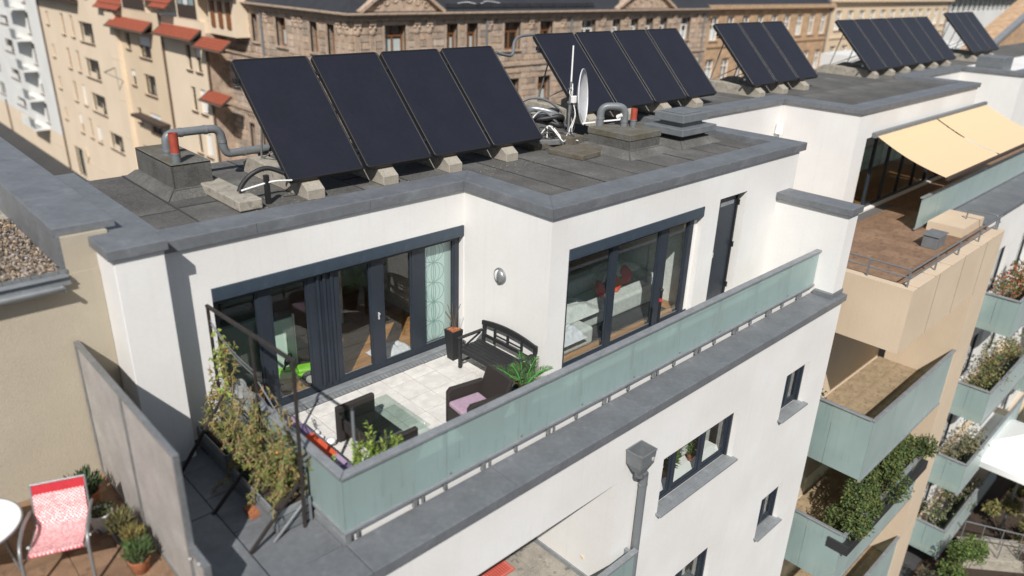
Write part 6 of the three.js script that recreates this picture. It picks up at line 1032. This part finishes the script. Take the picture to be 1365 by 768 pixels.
// railing on the beige parapet
{
  const r = thing('metal_railing', 'thin grey metal railing on top of the beige balcony parapet', 'railing');
  const yp = -2.8; const posts = [[9.45, 3.2], [9.45, 4.15], [9.45, 5.1], [11.1, 5.15], [12.8, 5.15], [14.5, 5.15], [16.2, 5.15]];
  for (const [x, z] of posts) P('post', bar([x, yp - 0.1, z], [x, yp + 0.4, z], 0.04), M.pipe, r);
  for (const y of [yp + 0.4, yp + 0.2]) { P('rail', bar([9.45, y, 2.4], [9.45, y, 5.1], 0.035, 0.035, true), M.pipe, r); P('rail', bar([9.45, y, 5.13], [16.4, y, 5.15], 0.035, 0.035, true), M.pipe, r); }
  P('end_hoop', tube(fillet([[16.2, yp, 5.1], [16.2, yp + 0.42, 5.1], [16.2, yp + 0.42, 4.3], [16.2, yp, 4.3]], 0.1), 0.02, 30, 8), M.pipe, r);
  const b = thing('storage_box', 'small grey metal cabinet standing on the brown tiled terrace', 'box'); P('body', rbox(13.2, 13.9, -2.95, -2.6, 4.1, 4.5, 0.02), M.pipe, b); P('lid', rbox(13.17, 13.93, -2.599, -2.57, 4.07, 4.53, 0.01), M.pipe, b);
}
// glass balustrades of the neighbouring balconies
{
  const bal = (label, x0, x1, z0, z1, yb, yt, n) => { const b = thing('glass_balustrade', label, 'balustrade'); P('handrail', rbox(x0 - 0.03, x1, yt, yt + 0.05, z1 - 0.05, z1 + 0.05, 0.01), M.zincpale, b); if (z0 < z1) P('handrail', rbox(x0 - 0.05, x0 + 0.05, yt, yt + 0.05, z0, z1 - 0.051, 0.01), M.zincpale, b);
    for (let i = 0; i < n; i++) { const a = x0 + (x1 - x0) * i / n, c = x0 + (x1 - x0) * (i + 1) / n; P('glass_panel', box(a + 0.012, c - 0.006, yb, yt - 0.001, z1 - 0.006, z1 + 0.006), M.frosted, b); P('post', rbox(c - 0.025, c + 0.025, yb, yt - 0.001, z1 - 0.05, z1 - 0.02, 0.005), M.galv, b); }
    if (z0 < z1) { const m = (z0 + z1) / 2; P('glass_panel', box(x0 - 0.006, x0 + 0.006, yb, yt - 0.001, z0, m - 0.005), M.frosted, b); P('glass_panel', box(x0 - 0.006, x0 + 0.006, yb, yt - 0.001, m + 0.005, z1 - 0.008), M.frosted, b); }
    P('bottom_rail', rbox(x0 - 0.03, x1, yb - 0.05, yb - 0.001, z1 - 0.03, z1 + 0.03, 0.006), M.zincpale, b); };
  bal('frosted glass balustrade on the terrace under the yellow awnings', 14.5, 34, 3.46, 3.46, -2.85, -1.95, 13);
  bal('green glass balustrade of the balcony right below the beige parapet', 9.05, 14.94, 3.25, 5.27, -8.15, -6.35, 4);
  bal('green glass balustrade below the hedge balcony', 9.05, 14.94, 3.25, 5.27, -11.75, -10.0, 4);
  bal('green glass balustrade of the lowest balcony under the hedge', 9.05, 14.94, 3.25, 5.27, -15.2, -13.5, 4);
  const ys = [-5.6, -9.0, -12.0, -15.0], w = ['top', 'second', 'third', 'lowest'];
  ys.forEach((y, i) => { bal(`glass balustrade of the ${w[i]} balcony on the far white facade beyond the beige pier`, 18.6, 26, 4.62, 5.9, y - 1.25, y, 5); bal(`glass balustrade of the ${w[i]} balcony at the far end of the white facade`, 29, 36.4, 4.62, 5.9, y - 1.25, y, 5); });
}
// greenery
{
  const bush = (name, label, cat, box_, n, c1, c2, ls, sd, tubs) => { const [x0, x1, y0, y1, z0, z1] = box_; const o = thing(name, label, cat, undefined, [(x0 + x1) / 2, y0, (z0 + z1) / 2]); reseed(sd); const w = (x1 - x0) / 2, d = (z1 - z0) / 2, h = y1 - y0;
    const cl_ = Array.from({ length: Math.max(6, Math.round(w * 8)) }, () => ({ p: V(rr(-w, w), rr(0.15, 0.95) * h, rr(-d, d)), r: rr(0.25, 0.5) * Math.min(h, 1) }));
    P('stems', merge(cl_.map(c => tube([[c.p.x * 0.8, 0, c.p.z * 0.6], [c.p.x * 0.95, c.p.y * 0.6, c.p.z * 0.9], [c.p.x, c.p.y, c.p.z]], 0.012, 6, 5))), M.bark, o).userData.kind = 'stuff';
    P('leaves', leaves(n, () => { const c = cl_[Math.floor(rnd() * cl_.length)], v = rdir().multiplyScalar(c.r * Math.cbrt(rnd())); return { p: c.p.clone().add(v), d: rdir(-0.2), l: ls * rr(0.6, 1.3), w: ls * rr(0.35, 0.6), c: tint(rnd() < 0.6 ? c1 : c2, 0.4) }; }), M.leaf, o).userData.kind = 'stuff';
    if (tubs) { P('trough', rbox(-w, w, -0.3, 0.02, -d * 0.7, d * 0.7, 0.02), M.blackwood, o); } return o; };
  bush('balcony_hedge', 'dense green hedge hanging over the middle glass balcony', 'hedge', [9.0, 14.9, -10.25, -8.75, 4.75, 5.6], 16000, [0.06, 0.10, 0.02], [0.10, 0.12, 0.02], 0.11, 301, true);
  bush('balcony_plants', 'reddish potted plants on the top balcony of the far facade', 'plants', [19.2, 22, -6.3, -5.3, 4.9, 5.7], 1500, [0.08, 0.11, 0.03], [0.34, 0.09, 0.03], 0.12, 302, true);
  bush('balcony_plants', 'mixed leafy plants on the second balcony of the far facade', 'plants', [19, 24, -9.6, -8.6, 4.9, 5.7], 1800, [0.09, 0.12, 0.03], [0.22, 0.16, 0.05], 0.12, 303, true);
  bush('balcony_plants', 'pale dry plants on the third balcony of the far facade', 'plants', [19, 22, -12.7, -11.7, 4.9, 5.7], 1000, [0.2, 0.18, 0.1], [0.12, 0.13, 0.06], 0.12, 304, true);
  bush('balcony_plants', 'leafy plants with pale blossoms on the lowest balcony of the far facade', 'plants', [19, 23, -15.6, -14.6, 4.9, 5.7], 1400, [0.09, 0.12, 0.03], [0.3, 0.26, 0.2], 0.12, 305, true);
  bush('balcony_plants', 'dark potted bushes on the balcony right below the beige parapet', 'plants', [8.7, 10.6, -7.37, -6.6, 3.3, 3.9], 900, [0.02, 0.035, 0.015], [0.05, 0.06, 0.02], 0.12, 306, false);
  bush('garden_shrub', 'tall bright green conical shrub in the garden below the balconies', 'shrub', [18.2, 19.0, -17, -14.8, 6.2, 7.0], 2600, [0.10, 0.16, 0.02], [0.07, 0.12, 0.02], 0.13, 307, false);
  bush('garden_shrub', 'orange red autumn shrub at the edge of the garden', 'shrub', [19.0, 22.5, -17, -16.0, 8.2, 9.6], 2200, [0.34, 0.09, 0.03], [0.16, 0.12, 0.04], 0.13, 308, false);
  bush('garden_shrub', 'wide olive green shrubbery behind the garden railing', 'shrub', [22, 30, -17, -15.2, 6.6, 9.5], 8000, [0.13, 0.13, 0.03], [0.2, 0.17, 0.05], 0.16, 309, false);
  bush('garden_shrub', 'low dark shrub bed along the foot of the pier', 'shrub', [15, 18, -17, -16.2, 5.6, 8], 2600, [0.03, 0.05, 0.02], [0.1, 0.06, 0.03], 0.14, 310, false);
  const lawn = P('garden_ground', box(9, 60, GY, GY + 0.03, 5.4, 30), M.soil, scene); lawn.userData.kind = 'structure';
  const path = P('garden_path', box(14, 60, GY + 0.031, GY + 0.06, 10.2, 12), M.greytile, scene); path.userData.kind = 'structure';
  // white market parasol and ramp railing
  const p = thing('garden_parasol', 'large white square parasol in the garden below the far balconies', 'parasol', undefined, [23.2, GY, 7.0]); const cn = new THREE.ConeGeometry(3.1, 0.9, 4, 1, true).rotateY(Math.PI / 4).translate(0, 4.5, 0).toNonIndexed(); cn.computeVertexNormals(); P('canopy', wuv(cn), M.whitepaint, p); P('valance', wuv(new THREE.CylinderGeometry(3.1, 3.1, 0.25, 4, 1, true).rotateY(Math.PI / 4).translate(0, 3.93, 0)), M.whitepaint, p); P('pole', cyl(0, 0, 4.5, 0, 0.05), M.galv, p);
  const rl = thing('ramp_railing', 'grey metal railing beside the ramp in the garden', 'railing'); for (const dz of [0, 0.7]) { P('rail', bar([20.2, -15.2 - dz * 0.4, 6.2 + dz], [22.8, -16.0 - dz * 0.2, 9 + dz], 0.05, 0.05, true), M.galv, rl); for (let i = 0; i < 6; i++) { const t = i / 5; P('post', bar([20.2 + 2.6 * t, -15.2 - dz * 0.4 - (0.8 - dz * 0.2) * t, 6.2 + dz + 2.8 * t], [20.2 + 2.6 * t, GY, 6.2 + dz + 2.8 * t], 0.04, 0.04, true), M.galv, rl); } }
  const rp = P('ramp', prism([[19.8, 6.6], [20.9, 5.95], [23.6, 8.9], [22.4, 9.6]], GY + 0.001, GY + 0.5, 0.02), M.concrete, scene); rp.userData.kind = 'structure';
}
renderer.render(scene, camera);
